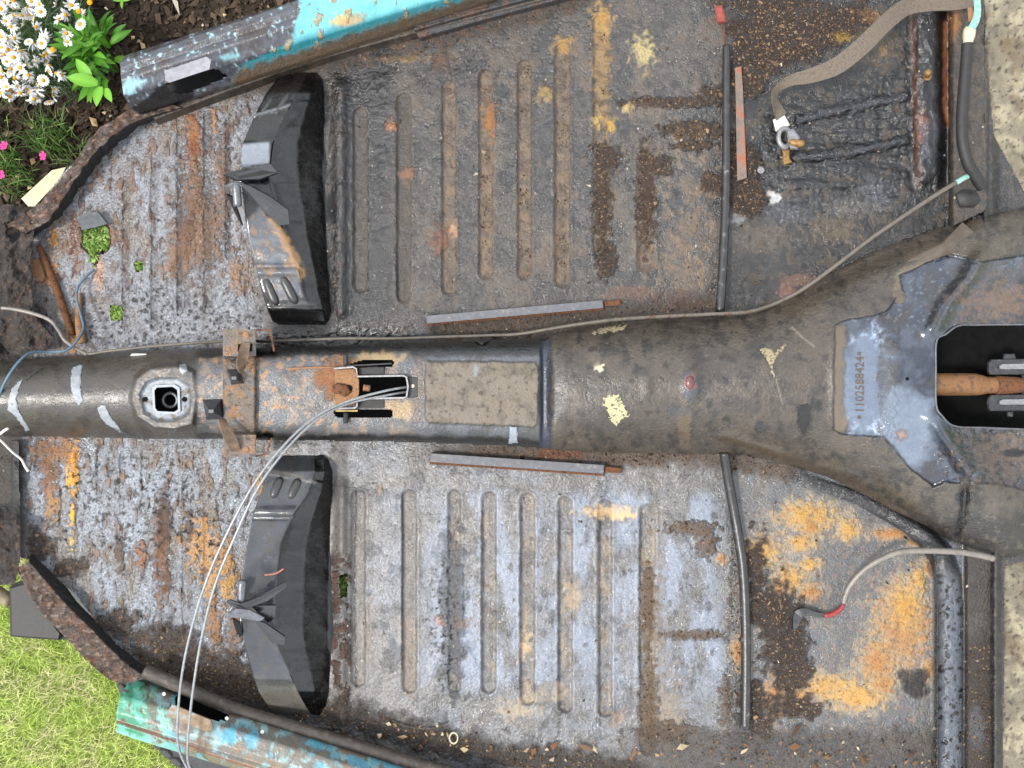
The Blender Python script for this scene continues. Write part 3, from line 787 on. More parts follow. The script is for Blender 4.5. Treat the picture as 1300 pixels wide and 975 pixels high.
    p.line([(1158, 10), (1162, 120), (1165, 235)], 4, A(108, 70, 48), .8, noise=.7); p.line([(1200, 30), (1200, 140), (1205, 160)], 3, A(150, 100, 72), .8, noise=.7)
    p.blob(1172, 160, 8, 20, A(150, 92, 70), .7); p.blob(1180, 175, 14, 30, A(84, 88, 98), .6)
    k = ss(1203, 1208, px); p.mix(k, A(88, 82, 74), .6, .2, .5); p.blob(1212, 25, 8, 25, A(165, 115, 70), .9); p.patchy(14, .1, .2, A(110, 92, 74), .6, within=k, seed=44)
    # tunnel-side grime
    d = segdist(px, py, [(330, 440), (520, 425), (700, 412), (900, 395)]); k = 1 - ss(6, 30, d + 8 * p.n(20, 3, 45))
    k2 = k * ss(520, 560, px); p.mix(k2 * .7, A(98, 84, 70), .85, .3, .8); p.dirt = np.maximum(p.dirt, k2 * .5)
    p.blob(860, 378, 40, 12, A(90, 58, 42), .7); p.blob(800, 372, 30, 10, A(118, 80, 56), .7)
    k3 = k * (1 - ss(520, 560, px)) * ss(320, 345, px); p.mix(k3 * .95, A(30, 29, 30), .08, .1, .15); p.h += .0035 * k3 * np.abs(p.n(11, 4, 83))  # wet tar, its black also deepening the shade along the tunnel
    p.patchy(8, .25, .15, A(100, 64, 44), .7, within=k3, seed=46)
    # grime line by the sill
    d = segdist(px, py, [(300, 112), (420, 82), (520, 60), (740, 0)]); k = 1 - ss(6, 22, d + 8 * p.n(20, 3, 47))
    p.mix(k * .6, A(92, 84, 76), .8, .2, .8); p.patchy(8, .2, .15, A(120, 84, 58), .6, within=k, seed=48)
    p.blob(480, 62, 14, 10, A(60, 62, 70), .8, rough=.25); p.dirt = np.maximum(p.dirt, k * .4)
POLY_U = [(-6, 300), (25, 292), (80, 218), (140, 165), (200, 132), (300, 96), (420, 62), (520, 34), (690, -22), (1250, -22), (1252, 268), (1150, 316), (1050, 362), (1000, 392), (900, 412), (700, 438), (320, 452), (-6, 470)]
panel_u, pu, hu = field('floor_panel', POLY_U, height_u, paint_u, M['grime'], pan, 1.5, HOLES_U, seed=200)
tag(panel_u, 'dark grimy ribbed floor panel on the flower bed side')

BEAD = [(1206, 1020), (1206, 770), (1203, 735), (1194, 706), (1174, 682), (1140, 658), (1090, 632), (1010, 604)]
def height_l(px, py):
    h = .0026 * fbm(px / 90, py / 90, 3, 53) + .00025 * fbm(px / 14, py / 14, 3, 54)
    g, m = grooves(px, py, GL, .0046); g2, m2 = grooves(px, py, GLF, .002)
    h += g + g2
    h -= .004 * np.exp(-(segdist(px, py, [(845, 803), (925, 810)]) / 5) ** 2)
    k = segdist(px, py, BEAD) / np.interp(px, [1000, 1150, 1200], [5, 12, 17])
    h += np.interp(px, [1010, 1100, 1160, 1200], [.0, .004, .012, .028]) * np.sqrt(np.clip(1 - k ** 2, 0, 1)) + .012 * ss(1222, 1230, px)
    h += .008 * np.exp(-((px - 434) / 7) ** 2) * ss(600, 620, py)
    return h
def paint_l(p):
    px, py = p.px, p.py
    p.base(A(146, 144, 142), .3, .2, .2); p.h += .00022 * p.n(11, 3, 84)
    p.patchy(90, .0, .3, A(146, 152, 162), .6); p.patchy(30, .2, .25, A(124, 116, 106), .55, seed=2); p.patchy(10, .3, .15, A(112, 106, 100), .5, seed=3); p.patchy(34, .35, .2, A(104, 106, 110), .35, seed=72, rough=.2, bump=.6); p.patchy(5, .42, .08, A(90, 82, 74), .6, seed=4)
    # ---- front floor
    f = 1 - ss(318, 350, px)
    p.mix(f, A(146, 151, 158), .28, .75, .3)  # blue-grey tint carries painted sky sheen
    p.patchy(50, .1, .25, A(158, 167, 178), .7, within=f, seed=10, ay=.6); p.patchy(30, .22, .2, A(136, 124, 108), .65, within=f, seed=11, ay=.4)
    p.patchy(10, .38, .22, A(158, 118, 76), .65, within=f, seed=12, ay=.35, pit=.8, rough=.8, bump=.8)
    m = p.patchy(9, .42, .1, A(88, 64, 48), .75, within=f, seed=13, ay=.45); p.h -= .001 * m
    for x, y, rx, ry, c_ in ((93, 585, 6, 34, (222, 158, 70)), (92, 610, 5, 12, (235, 170, 60)), (92, 655, 3, 12, (235, 180, 70)), (62, 600, 10, 34, (150, 100, 62)), (78, 572, 14, 12, (170, 120, 75)), (48, 570, 12, 12, (150, 110, 75)), (66, 640, 7, 18, (185, 140, 90)), (205, 700, 8, 50, (150, 100, 58)), (208, 665, 8, 30, (105, 68, 44)), (212, 735, 5, 14, (120, 80, 50)),
                            (255, 690, 18, 30, (196, 146, 84)), (268, 735, 9, 25, (196, 150, 90)), (285, 705, 8, 20, (190, 140, 80)), (240, 670, 5, 20, (110, 84, 64)), (180, 705, 5, 16, (170, 112, 66)), (272, 790, 8, 30, (170, 122, 76)), (290, 745, 8, 20, (200, 150, 80)), (92, 690, 5, 6, (205, 180, 120)), (153, 700, 4, 18, (120, 96, 76)), (330, 615, 4, 14, (200, 150, 80)), (298, 800, 8, 25, (150, 112, 74))):
        p.blob(x, y, rx, ry, A(*c_), .8, noise=1.3, wl=8, pit=.9, rough=.75, bump=.9, edge=.6)
    for x, y, rx, ry in ((230, 850, 95, 26), (150, 790, 30, 14), (300, 870, 60, 22), (210, 815, 40, 22), (50, 690, 16, 20), (90, 720, 22, 10)):
        d = p.blob(x, y, rx, ry, A(86, 70, 58), .85, noise=.7, wl=16, rough=.85, bump=1., pit=.8); p.dirt = np.maximum(p.dirt, d)
    m = ss(.32, .38, p.n(8, 4, 78)) * p.blobm(180, 640, 130, 70, noise=.6); p.mix(m, A(30, 26, 24), .5); p.h -= .0012 * m
    p.mix(1 - ss(22, 40, px + 5 * p.n(20, 3, 6)), A(88, 78, 68), .8, .4, .6)
    # ---- rear floor
    g, m = grooves(px, py, GL, 1)
    bl = ss(545, 570, px) * (1 - m) * p.patchy(40, -.05, .2, A(150, 158, 170), .0)
    p.patchy(34, .0, .25, A(152, 162, 178), .75, within=ss(430, 600, px) * (1 - m) * (1 - ss(905, 930, px)) * ss(610, 640, py) * (1 - ss(860, 900, py)), seed=20, ay=.35, rough=.36)  # blue-grey flats between the ribs: sky sheen put into the colour
    p.mix(m * .25, A(128, 119, 108), .45, .25, .4); p.patchy(18, .2, .3, A(150, 130, 100), .55, within=m, seed=25, ay=.4); p.patchy(10, .3, .15, A(106, 86, 66), .7, within=m, seed=26)
    p.mix(grooves(px, py, GL[:2], 1)[1] * .7, A(136, 131, 124))
    p.line([(452, 625), (450, 740), (452, 872)], 1.6, A(32, 30, 30), .85, noise=.5); p.line([(511, 625), (511, 740), (510, 850)], 1.4, A(34, 32, 32), .8, noise=.6)  # shaded left edges of the ribs, drawn as dark colour
    for x, y0, y1 in ((612, 650, 890), (661, 640, 900), (710, 650, 930), (762, 660, 920), (813, 660, 900)):
        p.line([(x, y0), (x - 1, (y0 + y1) / 2), (x, y1)], 1.6, A(66, 62, 60), .6, noise=1.2, wl=8, seed=x)  # left rib edges darkened, their shade drawn as colour
    p.line([(520, 790), (522, 880)], 7, A(126, 104, 82), .6, noise=1., wl=9, edge=.7); p.line([(470, 760), (470, 840)], 4, A(126, 104, 84), .4, noise=1., wl=9, edge=.7)
    for i in range(150):
        x = random.uniform(560, 915); y = random.uniform(640, 930); r_ = random.uniform(1.5, 4.5)
        p.blob(x, y, r_, r_ * random.uniform(.8, 1.6), A(96, 94, 94), .6, noise=.4)
    p.mix(p.blobm(575, 770, 14, 90, noise=.7) * .8, A(140, 142, 146), .3, .3, .9); p.mix(ss(.2, .3, p.n(5, 3, 88)) * p.blobm(560, 790, 18, 70, noise=.8), A(70, 66, 64), .3)
    for x, y, rx, ry, c_ in ((770, 650, 26, 6, (200, 160, 90)), (790, 655, 12, 5, (205, 165, 95)), (833, 790, 10, 90, (150, 128, 100)), (558, 790, 5, 5, (175, 120, 80)), (590, 790, 12, 5, (150, 120, 90)), (668, 820, 5, 14, (195, 165, 110)), (785, 910, 7, 8, (150, 110, 75)), (850, 905, 12, 40, (140, 118, 92)), (728, 755, 9, 18, (165, 138, 100)), (655, 900, 20, 10, (170, 148, 112)), (700, 880, 18, 10, (165, 145, 115))):
        p.blob(x, y, rx * 1.1, ry * 1.1, A(*c_), .55, noise=1.4, wl=9, rough=.7, edge=.7)
    for x, y, rx, ry in ((823, 900, 11, 60), (822, 770, 9, 50), (885, 806, 42, 6), (897, 690, 12, 18), (880, 670, 30, 8), (935, 770, 10, 100), (930, 890, 16, 40), (845, 930, 40, 12)):
        d = p.blob(x, y, rx, ry, A(118, 94, 70), .8, noise=.7, wl=8, rough=.9, bump=.9); p.dirt = np.maximum(p.dirt, d * .8)
    # ---- battery side, orange rust
    r = ss(918, 930, px + 5 * p.n(30, 3, 9))
    p.mix(r * .9, A(122, 121, 120), .28, .1, .25)
    p.patchy(40, .0, .25, A(138, 132, 122), .6, within=r, seed=33); p.patchy(40, .1, .3, A(118, 124, 132), .6, within=r, seed=34); p.patchy(9, .42, .1, A(74, 71, 69), .35, within=r, seed=35)
    OR = ((1026, 656, 30, 17, 1), (1030, 670, 10, 10, 2), (1077, 673, 11, 12, 1), (968, 700, 18, 16, 1), (1018, 690, 14, 9, 1), (1003, 736, 16, 15, 1), (1028, 716, 12, 8, 1), (988, 748, 6, 8, 2), (1145, 795, 30, 46, 2), (1150, 770, 16, 24, 1), (1112, 842, 18, 22, 2), (1050, 872, 34, 14, 1), (1090, 885, 30, 14, 1), (1010, 885, 14, 10, 2),
          (985, 882, 10, 22, 2), (1122, 868, 12, 10, 2), (1135, 678, 26, 6, 2), (1160, 686, 8, 6, 2), (915, 710, 6, 6, 2), (938, 828, 8, 16, 2), (1165, 735, 8, 12, 1), (1180, 720, 8, 8, 2), (1030, 752, 14, 8, 2), (980, 762, 8, 6, 2), (1180, 850, 6, 12, 2))
    for x, y, rx, ry, k in OR:
        p.blob(x, y, rx * 1.35, ry * 1.35, A(160, 142, 112), .6, noise=.9, wl=14, rough=.6, edge=.75)
        p.blob(x, y, rx * 1.05, ry * 1.05, A(*((196, 158, 98), (186, 140, 88))[k - 1]), .62, noise=1.1, wl=8, rough=.8, edge=.6, bump=.7)
        p.blob(x, y, rx * .6, ry * .6, A(*((198, 148, 74), (178, 118, 66))[k - 1]), .5, noise=1.2, wl=7, rough=.85, edge=.8, bump=.8, seed=3)
    orr = ss(930, 960, px) * ss(630, 650, py)
    p.mix(orr * ss(.25, .5, p.n(7, 4, 91)) * .4, A(140, 88, 46), .7); p.mix(orr * ss(.4, .5, p.n(12, 5, 92)) * .4, A(104, 100, 96), .35)
    for x, y, rx, ry in ((992, 800, 24, 60), (975, 770, 26, 24), (1010, 850, 20, 40), (1015, 900, 30, 12), (960, 720, 12, 40), (1000, 830, 16, 50), (960, 900, 24, 40)):
        d = p.blob(x, y, rx, ry, A(70, 53, 42), .92, noise=.9, wl=14, rough=.9, bump=1.); p.dirt = np.maximum(p.dirt, d)
    p.blob(1160, 865, 18, 18, A(64, 60, 56), .8, noise=.6, bump=1.)
    k = ss(915, 935, py + 10 * p.n(25, 3, 95)) * ss(760, 860, px); p.mix(k * .6, A(92, 82, 72), .6, .4, 1.); p.dirt = np.maximum(p.dirt, k * .45)
    # ---- greasy bead and rear flange
    d = segdist(px, py, [(1010, 600), (1090, 628), (1150, 660), (1185, 690), (1190, 720)]); p.mix((1 - ss(5, 16, d)) * .8, A(50, 48, 47), .22, .1, .2)
    d = segdist(px, py, [(1030, 590), (1110, 625), (1180, 668), (1225, 720)]); p.mix((1 - ss(6, 12, d)) * .8, A(122, 130, 142), .4, .1, .3)
    k = segdist(px, py, BEAD) / np.interp(px, [1000, 1150, 1200], [7, 12, 17]); b = (1 - ss(.8, 1.15, k)); p.mix(b * ss(1020, 1070, px), A(46, 45, 45), .2, .1, .2); b = b * ss(705, 745, py)
    p.mix(ss(1180, 1190, px) * (1 - ss(1185, 1196, px)) * ss(690, 710, py), A(38, 36, 35), .35, .2, .8)
    p.mix(b, A(118, 124, 134), .12, .1, .3); m = ss(.25, .33, p.n(9, 4, 97)) * b; p.mix(m, A(28, 28, 30), .3); p.h -= .0018 * m; p.h += .0026 * b * p.n(9, 4, 98)  # bead paled: bright sky reflection put into the colour
    k = ss(1222, 1230, px) * ss(655, 680, py); p.mix(k, A(94, 86, 78), .65, .2, .5); p.patchy(20, .1, .2, A(74, 64, 55), .7, within=k, seed=99)
    k = k * ss(800, 830, py); p.mix(k * .7, A(80, 66, 54), .85, .4, 1.); p.dirt = np.maximum(p.dirt, k * .6); p.blob(1240, 925, 10, 28, A(122, 124, 128), .9, noise=.4)
    # riser gap with rust, tunnel-side grime
    k = ss(418, 424, px) * (1 - ss(440, 447, px)); p.mix(k * .6, A(112, 104, 96), .7); p.patchy(18, .1, .15, A(110, 76, 56), .9, within=k * ss(690, 720, py), seed=70, pit=.7, bump=1.)
    d = segdist(px, py, [(400, 572), (640, 575), (900, 582), (1000, 598)]); k = (1 - ss(4, 20, d + 8 * p.n(18, 3, 71))) * ss(500, 640, px); p.mix(k * .7, A(110, 88, 68), .85, .4, .9); p.dirt = np.maximum(p.dirt, k * .6)
    p.blob(710, 575, 30, 8, A(140, 84, 56), .7, noise=.8)
    d = segdist(px, py, [(330, 892), (430, 905), (520, 930), (640, 960), (800, 975)]); k = 1 - ss(6, 26, d + 10 * p.n(18, 3, 73)); p.mix(k * .8, A(78, 66, 56), .7, .5, 1.); p.dirt = np.maximum(p.dirt, k * .7)
POLY_L = [(-6, 548), (320, 556), (640, 562), (900, 572), (1000, 584), (1100, 620), (1200, 674), (1262, 690), (1262, 1010), (900, 1010), (560, 985), (300, 908), (190, 862), (140, 815), (95, 755), (40, 712), (-6, 700)]
panel_l, pl_, hl = field('floor_panel', POLY_L, height_l, paint_l, M['grime'], pan, 1.5, HOLES_L, seed=300)
tag(panel_l, 'grey ribbed floor panel with orange rust on the lawn side')

# crumbs of dirt and rust lying on the two panels
def scatter(p, h, n, thr, seed, cols, size, name, label):
    r = np.random.default_rng(seed)
    k = r.integers(0, len(p.px), n * 8); k = k[r.uniform(0, 1, len(k)) < np.clip(p.dirt[k] - thr, 0, 1)][:n]
    P = Wn(p.px[k] + r.normal(0, .8, len(k)), p.py[k] + r.normal(0, .8, len(k)), h[k] + .0004)
    crumbs(name, P, r.gamma(2., size, len(k)) + .0004, pick(cols, len(k)), label, 'dirt', .6)
DC = [A(84, 66, 52), A(66, 50, 40), A(108, 88, 68), A(56, 44, 37), A(134, 112, 86), A(76, 60, 48)]
scatter(pu, hu, 20000, .25, 1, DC, .00032, 'dirt_crumbs', 'brown rust crumbs lying in the dark floor panel beside the flower bed')
scatter(pl_, hl, 20000, .35, 2, DC, .00032, 'dirt_crumbs', 'brown rust crumbs lying on the grey floor panel beside the lawn')
# scattered flecks all over
for pp, hh, sd, nm in ((pu, hu, 5, 'flower bed'), (pl_, hl, 6, 'lawn')):
    r = np.random.default_rng(sd); k = r.integers(0, len(pp.px), 1700)
    crumbs('paint_flakes', Wn(pp.px[k], pp.py[k], hh[k] + .0003), r.gamma(1.4, .0004, len(k)) + .0003,
           pick([A(140, 124, 104), A(90, 70, 54), A(170, 160, 145), A(52, 44, 40), A(120, 110, 100), A(60, 52, 46)], len(k)), 'small loose paint flakes and grit strewn over the panel beside the ' + nm, 'paint flakes', .4)
n = 150
r = np.random.default_rng(77); px = r.uniform(480, 1180, n); py = np.where(r.uniform(0, 1, n) < .75, np.interp(px, [430, 640, 1180], [905, 955, 962]) + r.normal(0, 9, n), r.uniform(820, 970, n))
px = np.where(py < 905, r.uniform(1224, 1262, n), px)
crumbs('leaf_litter', Wn(px, py, px * 0 + .006), r.gamma(2.2, .0009, n) + .0008, pick([A(150, 122, 88), A(104, 76, 54), A(180, 164, 132), A(84, 64, 50), A(120, 92, 70)], n),
       'dry leaf and twig litter along the lower sill', 'leaf litter', .3)

# ---- inside of the tunnel: near-black floor, shade put into the colour
tf = prism_obj('tunnel_floor', [(-40, 450), (700, 425), (950, 400), (1100, 330), (1340, 262), (1340, 715), (1100, 630), (950, 580), (-40, 560)], -.012, -.008, M['void'], tunnel, 0)

# ---- seat risers
def riser_paint(lower):
    def f(p):
        px, py = p.px, p.py
        p.base(A(30, 30, 31), .3, .02, .05)
        wl_ = ss(5., 5.2, p.u) * (1 - ss(6.7, 7., p.u))
        for y0, y1 in (((612, 640), (668, 702), (722, 742), (768, 800), (826, 850)) if lower else ((128, 160), (172, 206), (232, 262), (282, 312), (338, 366))):
            pm_ = wl_ * ss(y0 - 2, y0 + 2, py) * (1 - ss(y1 - 2, y1 + 2, py)); p.h += .0010 * pm_; p.mix(pm_ * .4, A(44, 43, 42), .38)
        p.mix(wl_ * ss(.25, .4, p.n(5, 4, 55)) * .5, A(70, 64, 56), .6)
        tf = ss(.4, .9, p.u) * (1 - ss(4.2, 4.7, p.u)); p.mix(tf, A(60, 62, 66), .2, .03, .06)  # top face lighter than the wall: sky sheen put into the colour
        if lower: p.h += tf * (.004 * np.exp(-((py - 649) / 6) ** 2) - .003 * np.exp(-((py - 658) / 2.5) ** 2) + .003 * np.exp(-((py - 862) / 5) ** 2)) + .0012 * np.exp(-((py - 601 - (px - 345) * .2) / 2) ** 2)
        else: p.h += tf * (.005 * np.exp(-((py - 147 + (px - 320) * .28) / 3) ** 2) - .004 * np.exp(-((py - 338) / 3) ** 2) + .004 * np.exp(-((py - 346) / 5) ** 2) + .004 * ss(178, 182, py) * (1 - ss(209, 212, py))) + .0015 * np.exp(-((py - 391) / 2.5) ** 2)
        p.patchy(40, .1, .3, A(32, 31, 31), .6); p.patchy(14, .3, .2, A(44, 41, 38), .4, seed=3)
        if lower:
            top = tf
            p.mix(top, A(98, 102, 108), .22, .06, .06); p.patchy(40, .1, .4, A(122, 125, 130), .5, within=top, seed=8); p.patchy(12, .25, .2, A(120, 112, 98), .5, within=top, seed=9)  # grey of scuffs and of sky sheen, both put into the colour
            p.mix(top * ss(855, 880, py) * .7, A(140, 136, 124), .55); p.line([(345, 598), (372, 604), (400, 612)], 2.5, A(150, 148, 142), .7, noise=1., wl=5)
            p.blob(322, 612, 5, 14, A(180, 130, 80), .7)
        else:
            top = p.polym([(306, 183), (342, 180), (342, 207), (306, 213)], 2, 1)  # lit rectangle: light painted onto the face
            t2 = p.polym([(309, 285), (330, 262), (342, 275), (374, 330), (384, 375), (345, 385), (322, 340)], 3, 2)  # bright slope below the bracket, sky reflection painted as pale colour
            t2 = t2 * tf; top = top * tf
            p.mix(top, A(160, 166, 176), .3, .1, .15); p.mix(t2, A(124, 128, 135), .22, .1, .08); p.patchy(12, .2, .2, A(150, 118, 84), .7, within=t2, seed=9)
            p.line([(345, 280), (372, 325), (382, 350)], 6, A(175, 138, 96), .7, noise=.8); p.patchy(20, .2, .2, A(140, 146, 154), .7, within=t2, seed=10)
            t3 = p.polym([(345, 112), (385, 100), (370, 150), (322, 180), (308, 182)], 4, 3); p.mix(t3 * .8, A(66, 63, 58), .5, .2, .3)
            p.line([(345, 392), (382, 384), (400, 388)], 2, A(130, 128, 122), .6, noise=1., wl=5)
            p.line([(320, 147), (345, 140), (368, 133)], 2.2, A(142, 146, 150), .8, noise=.2)
            k = ss(392, 402, py); p.mix(k * .6, A(66, 66, 68), .3)
        for i in range(14):
            p.line([(random.uniform(380, 415), random.uniform(120, 860)), (random.uniform(385, 418), random.uniform(120, 860))][:1] + [(random.uniform(380, 415), random.uniform(120, 860))], .7, A(70, 66, 60), .3, noise=.2)
    return f
def riser(pts, lower, label):
    """pts: rows of (py, base_front_x, base_rear_x, top_front_x, top_rear_x, h_front, h_rear)"""
    bf = [(a[1], a[0], -.004) for a in pts]; tf_ = [(a[3], a[0], a[5]) for a in pts]; tr = [(a[4], a[0], a[6]) for a in pts]; br = [(a[2], a[0], -.004) for a in pts]
    def mid(A_, B_, f, dh=0): return [(a[0] + (b[0] - a[0]) * f, a[1] + (b[1] - a[1]) * f, a[2] + (b[2] - a[2]) * f + dh) for a, b in zip(A_, B_)]
    rails = [bf, mid(bf, tf_, .98), mid(tf_, tr, .02, .0), mid(tf_, tr, .5, .0005), mid(tf_, tr, .97), mid(tr, br, .03, 0), [(x + 2.5, y, h + .005) for x, y, h in mid(tr, br, .42)], mid(tr, br, .93), [(x + 5, y, h) for x, y, h in br]]
    o = loft('seat_riser', rails, 220, 9, riser_paint(lower), M['paint'], pan, False, False, .0006, 25, 400 + lower)
    tag(o, label)
    return o
RU = [(92, 372, 404, 372, 392, .002, .002), (100, 350, 412, 352, 388, .02, .026), (118, 345, 415, 338, 376, .05, .056), (148, 343, 416, 322, 362, .072, .072), (182, 342, 416, 308, 346, .086, .078), (212, 342, 417, 304, 342, .090, .074), (236, 344, 417, 304, 345, .085, .07),
      (262, 344, 418, 309, 352, .075, .062), (300, 346, 418, 314, 364, .064, .056), (338, 348, 420, 324, 378, .05, .05), (370, 350, 422, 332, 386, .045, .044), (395, 352, 424, 340, 396, .036, .036), (408, 352, 420, 346, 402, .014, .016), (413, 356, 414, 354, 408, -.002, -.002)]
RL = [(577, 360, 412, 356, 402, -.002, -.002), (583, 356, 420, 348, 400, .014, .016), (598, 352, 424, 341, 400, .036, .036), (625, 350, 424, 331, 392, .046, .046), (655, 348, 424, 320, 372, .052, .056), (690, 346, 424, 314, 356, .066, .066), (725, 346, 424, 308, 352, .078, .072), (752, 345, 424, 302, 350, .086, .074),
      (790, 344, 424, 304, 348, .088, .076), (820, 344, 424, 310, 352, .074, .07), (850, 344, 424, 318, 366, .058, .058), (878, 344, 422, 328, 378, .04, .04), (896, 346, 418, 340, 388, .02, .02), (908, 352, 410, 350, 396, -.002, -.002)]
riser_u = riser(RU, 0, 'glossy black seat riser standing across the dark panel')
riser_l = riser(RL, 1, 'black seat riser with sheen and scuffs painted grey on its front face on the rusty panel')
def bead(px0, py0, px1, py1, h0, h1, parent, w=.0075):
    P = [W(px0 + (px1 - px0) * t, py0 + (py1 - py0) * t, h0 + (h1 - h0) * t - .0035) for t in (0, .1, .3, .7, .9, 1)]
    V, F = tube(P, [.001, w * .8, w, w, w * .8, .001], 10, n=14)
    link('pressed_bead', mesh('pressed_bead', V, F), parent, M['bead'])
M['bead'] = simple('worn_black_bead', A(64, 64, 64), .32, 0, .3, 120, .2, .4)
for a in ((337, 352, 351, 388, .048, .044), (358, 350, 376, 386, .05, .045)): bead(*a, riser_u)
for a in ((357, 605, 346, 633, .042, .05), (380, 607, 368, 634, .042, .05)): bead(*a, riser_l)
for a in ((348, 122, 330, 150, .053, .074), (368, 118, 350, 146, .056, .074)): bead(*a, riser_u, .005)
# seat pivot brackets on the risers
def plate(name, pts, t, mat, parent):
    """thin plate: world outline points (px,py,h), thickness t in z and a rim"""
    top = [W(*p) for p in pts]
    n_ = len(pts); nrm = Vector((0, 0, 0))
    for i in range(n_): nrm += top[i].cross(top[(i + 1) % n_])
    nrm.normalize()
    V = [v + nrm * t / 2 for v in top] + [v - nrm * t / 2 for v in top]
    F = [tuple(range(n_)), tuple(range(2 * n_ - 1, n_ - 1, -1))] + [(i, n_ + i, n_ + (i + 1) % n_, (i + 1) % n_) for i in range(n_)]
    return link(name, mesh(name, V, F), parent, mat, False)
M['gloss'] = simple('glossy_black', A(34, 35, 37), .24, 0, .3, 80, .12, .7, A(70, 70, 72), (.62, .75))
M['pegm'] = simple('steel_peg', A(120, 122, 126), .35, .55, .25, 150, .15, .5)
tube_obj('seat_pivot', [W(300, 234, .118), W(301, 250, .116), W(302, 262, .114)], .0062, M['pegm'], riser_u, 14, 6)
plate('bracket_plate', [(284, 222, .125), (300, 229, .122), (330, 228, .112), (352, 220, .10), (343, 209, .096), (312, 214, .102)], .003, M['gloss'], riser_u)
plate('bracket_plate', [(285, 236, .124), (294, 231, .124), (308, 232, .12), (318, 240, .116), (306, 236, .118), (292, 238, .12), (288, 246, .112)], .003, M['pegm'], riser_u)
plate('bracket_plate', [(302, 231, .122), (318, 236, .119), (344, 250, .108), (366, 266, .098), (368, 284, .087), (354, 286, .087), (334, 266, .100), (318, 246, .112)], .003, M['gloss'], riser_u)
plate('bracket_plate', [(288, 246, .108), (296, 250, .104), (308, 286, .074), (300, 272, .080)], .003, M['black'], riser_u)
tube_obj('seat_pivot', [W(308, 737, .116), W(307, 750, .116), W(307, 764, .114)], .0062, M['pegm'], riser_l, 14, 6)
plate('bracket_plate', [(288, 764, .124), (292, 761, .124), (306, 766, .122), (330, 756, .116), (362, 738, .10), (364, 744, .10), (340, 762, .106), (312, 772, .118), (294, 770, .122)], .003, M['gloss'], riser_l)
plate('bracket_plate', [(289, 778, .124), (300, 772, .124), (318, 774, .118), (336, 784, .11), (330, 788, .11), (306, 784, .118), (292, 783, .122)], .003, M['pegm'], riser_l)
plate('bracket_plate', [(322, 786, .112), (336, 790, .106), (362, 808, .09), (361, 818, .086), (346, 816, .088)], .003, M['gloss'], riser_l)
plate('bracket_plate', [(295, 784, .11), (304, 790, .104), (308, 806, .086), (305, 808, .08), (300, 800, .09)], .003, M['black'], riser_l)
plate('bracket_plate', [(318, 768, .112), (350, 768, .098), (348, 785, .092), (340, 790, .09)], .003, M['gloss'], riser_l)

# ---- rusted edge flanges at the front
def flange_paint(p):
    p.base(A(98, 70, 52), .88, .6, 1.); p.patchy(30, .0, .2, A(128, 116, 108), .6, pit=.9); p.patchy(14, .2, .2, A(142, 92, 56), .7, seed=3); p.patchy(8, .3, .15, A(50, 36, 28), .8, seed=4); p.patchy(6, .35, .1, A(176, 160, 145), .6, seed=6)
def flange(outer, inner, base, h, label, seed):
    rails = [[(x, y, h - .016) for x, y in outer], [(x, y, h) for x, y in outer], [(x, y, h + .002) for x, y in inner], [(x + (b[0] - x) * .15, y + (b[1] - y) * .15, h - .004) for (x, y), b in zip(inner, base)], [(x, y, -.006) for x, y in base]]
    def pf(p):
        flange_paint(p)
        nb = len(p.px); k = np.zeros(nb); k[int(nb * .62):] = 1
        p.mix(k, A(34, 29, 26), .8, .2, .6)  # inner wall blackened: shade of the drop put into the colour
    o = loft('edge_flange', rails, 170, 12, pf, M['grime'], pan, True, False, .0035, 12, seed)
    return tag(o, label)
flange([(8, 285), (38, 268), (60, 248), (92, 210), (118, 172), (140, 155), (168, 138), (200, 128)], [(34, 296), (62, 278), (88, 240), (116, 198), (146, 170), (172, 154), (196, 146), (230, 136)], [(30, 308), (72, 282), (98, 248), (126, 210), (156, 180), (184, 160), (210, 150), (240, 138)], .030, 'pitted rust brown front flange beside the flower bed', 510)
flange([(22, 722), (36, 752), (56, 782), (84, 810), (110, 838), (138, 862), (160, 868)], [(36, 712), (58, 738), (84, 768), (112, 795), (138, 822), (164, 846), (184, 858)], [(40, 700), (74, 732), (98, 764), (124, 790), (150, 816), (176, 838), (196, 852)], .030, 'crumbling rust brown front flange above the lawn', 511)
# frame head, brown rusty lumps at the very front
def head_paint(p):
    p.base(A(74, 56, 45), .88, .5, 1.); p.patchy(22, .1, .25, A(100, 76, 58), .7); p.patchy(9, .25, .2, A(40, 30, 25), .8, seed=3); p.patchy(40, .3, .2, A(34, 28, 24), .8, seed=5); p.patchy(6, .4, .1, A(150, 120, 95), .5, seed=7)
field('frame_head', [(-40, 262), (30, 258), (44, 292), (38, 340), (44, 400), (70, 430), (60, 447), (-40, 456)], lambda x, y: .03 + .014 * fbm(x / 26, y / 26, 5, 71) - .03 * ss(0, 1, 1 - np.hypot((x - 17) / 12, (y - 292) / 16)) - .02 * ss(340, 420, y) * (1 - ss(10, 34, x)), head_paint, M['grime'], pan, 1.6, [([(6, 283), (18, 280), (26, 300), (16, 308)], 2)], seed=520)
field('frame_head', [(-40, 560), (24, 560), (26, 640), (26, 712), (20, 742), (-40, 748)], lambda x, y: .012 + .008 * fbm(x / 26, y / 26, 5, 72) + .02 * ss(640, 690, y) - .016 * ss(1, 0, (x - 12) / 6.) * (1 - ss(630, 660, y)), lambda p: (head_paint(p), p.mix((1 - ss(640, 668, p.py + 10 * p.n(20, 3, 3) + p.px * .6)), A(30, 28, 27), .6, .1, .4)), M['grime'], pan, 1.6, seed=521)
tube_obj('front_rib', [W(49, 312, .006), W(70, 362, .006), (W(92, 425, .006))], [.004, .006, .005], M['rust'], panel_u, 8, 20)
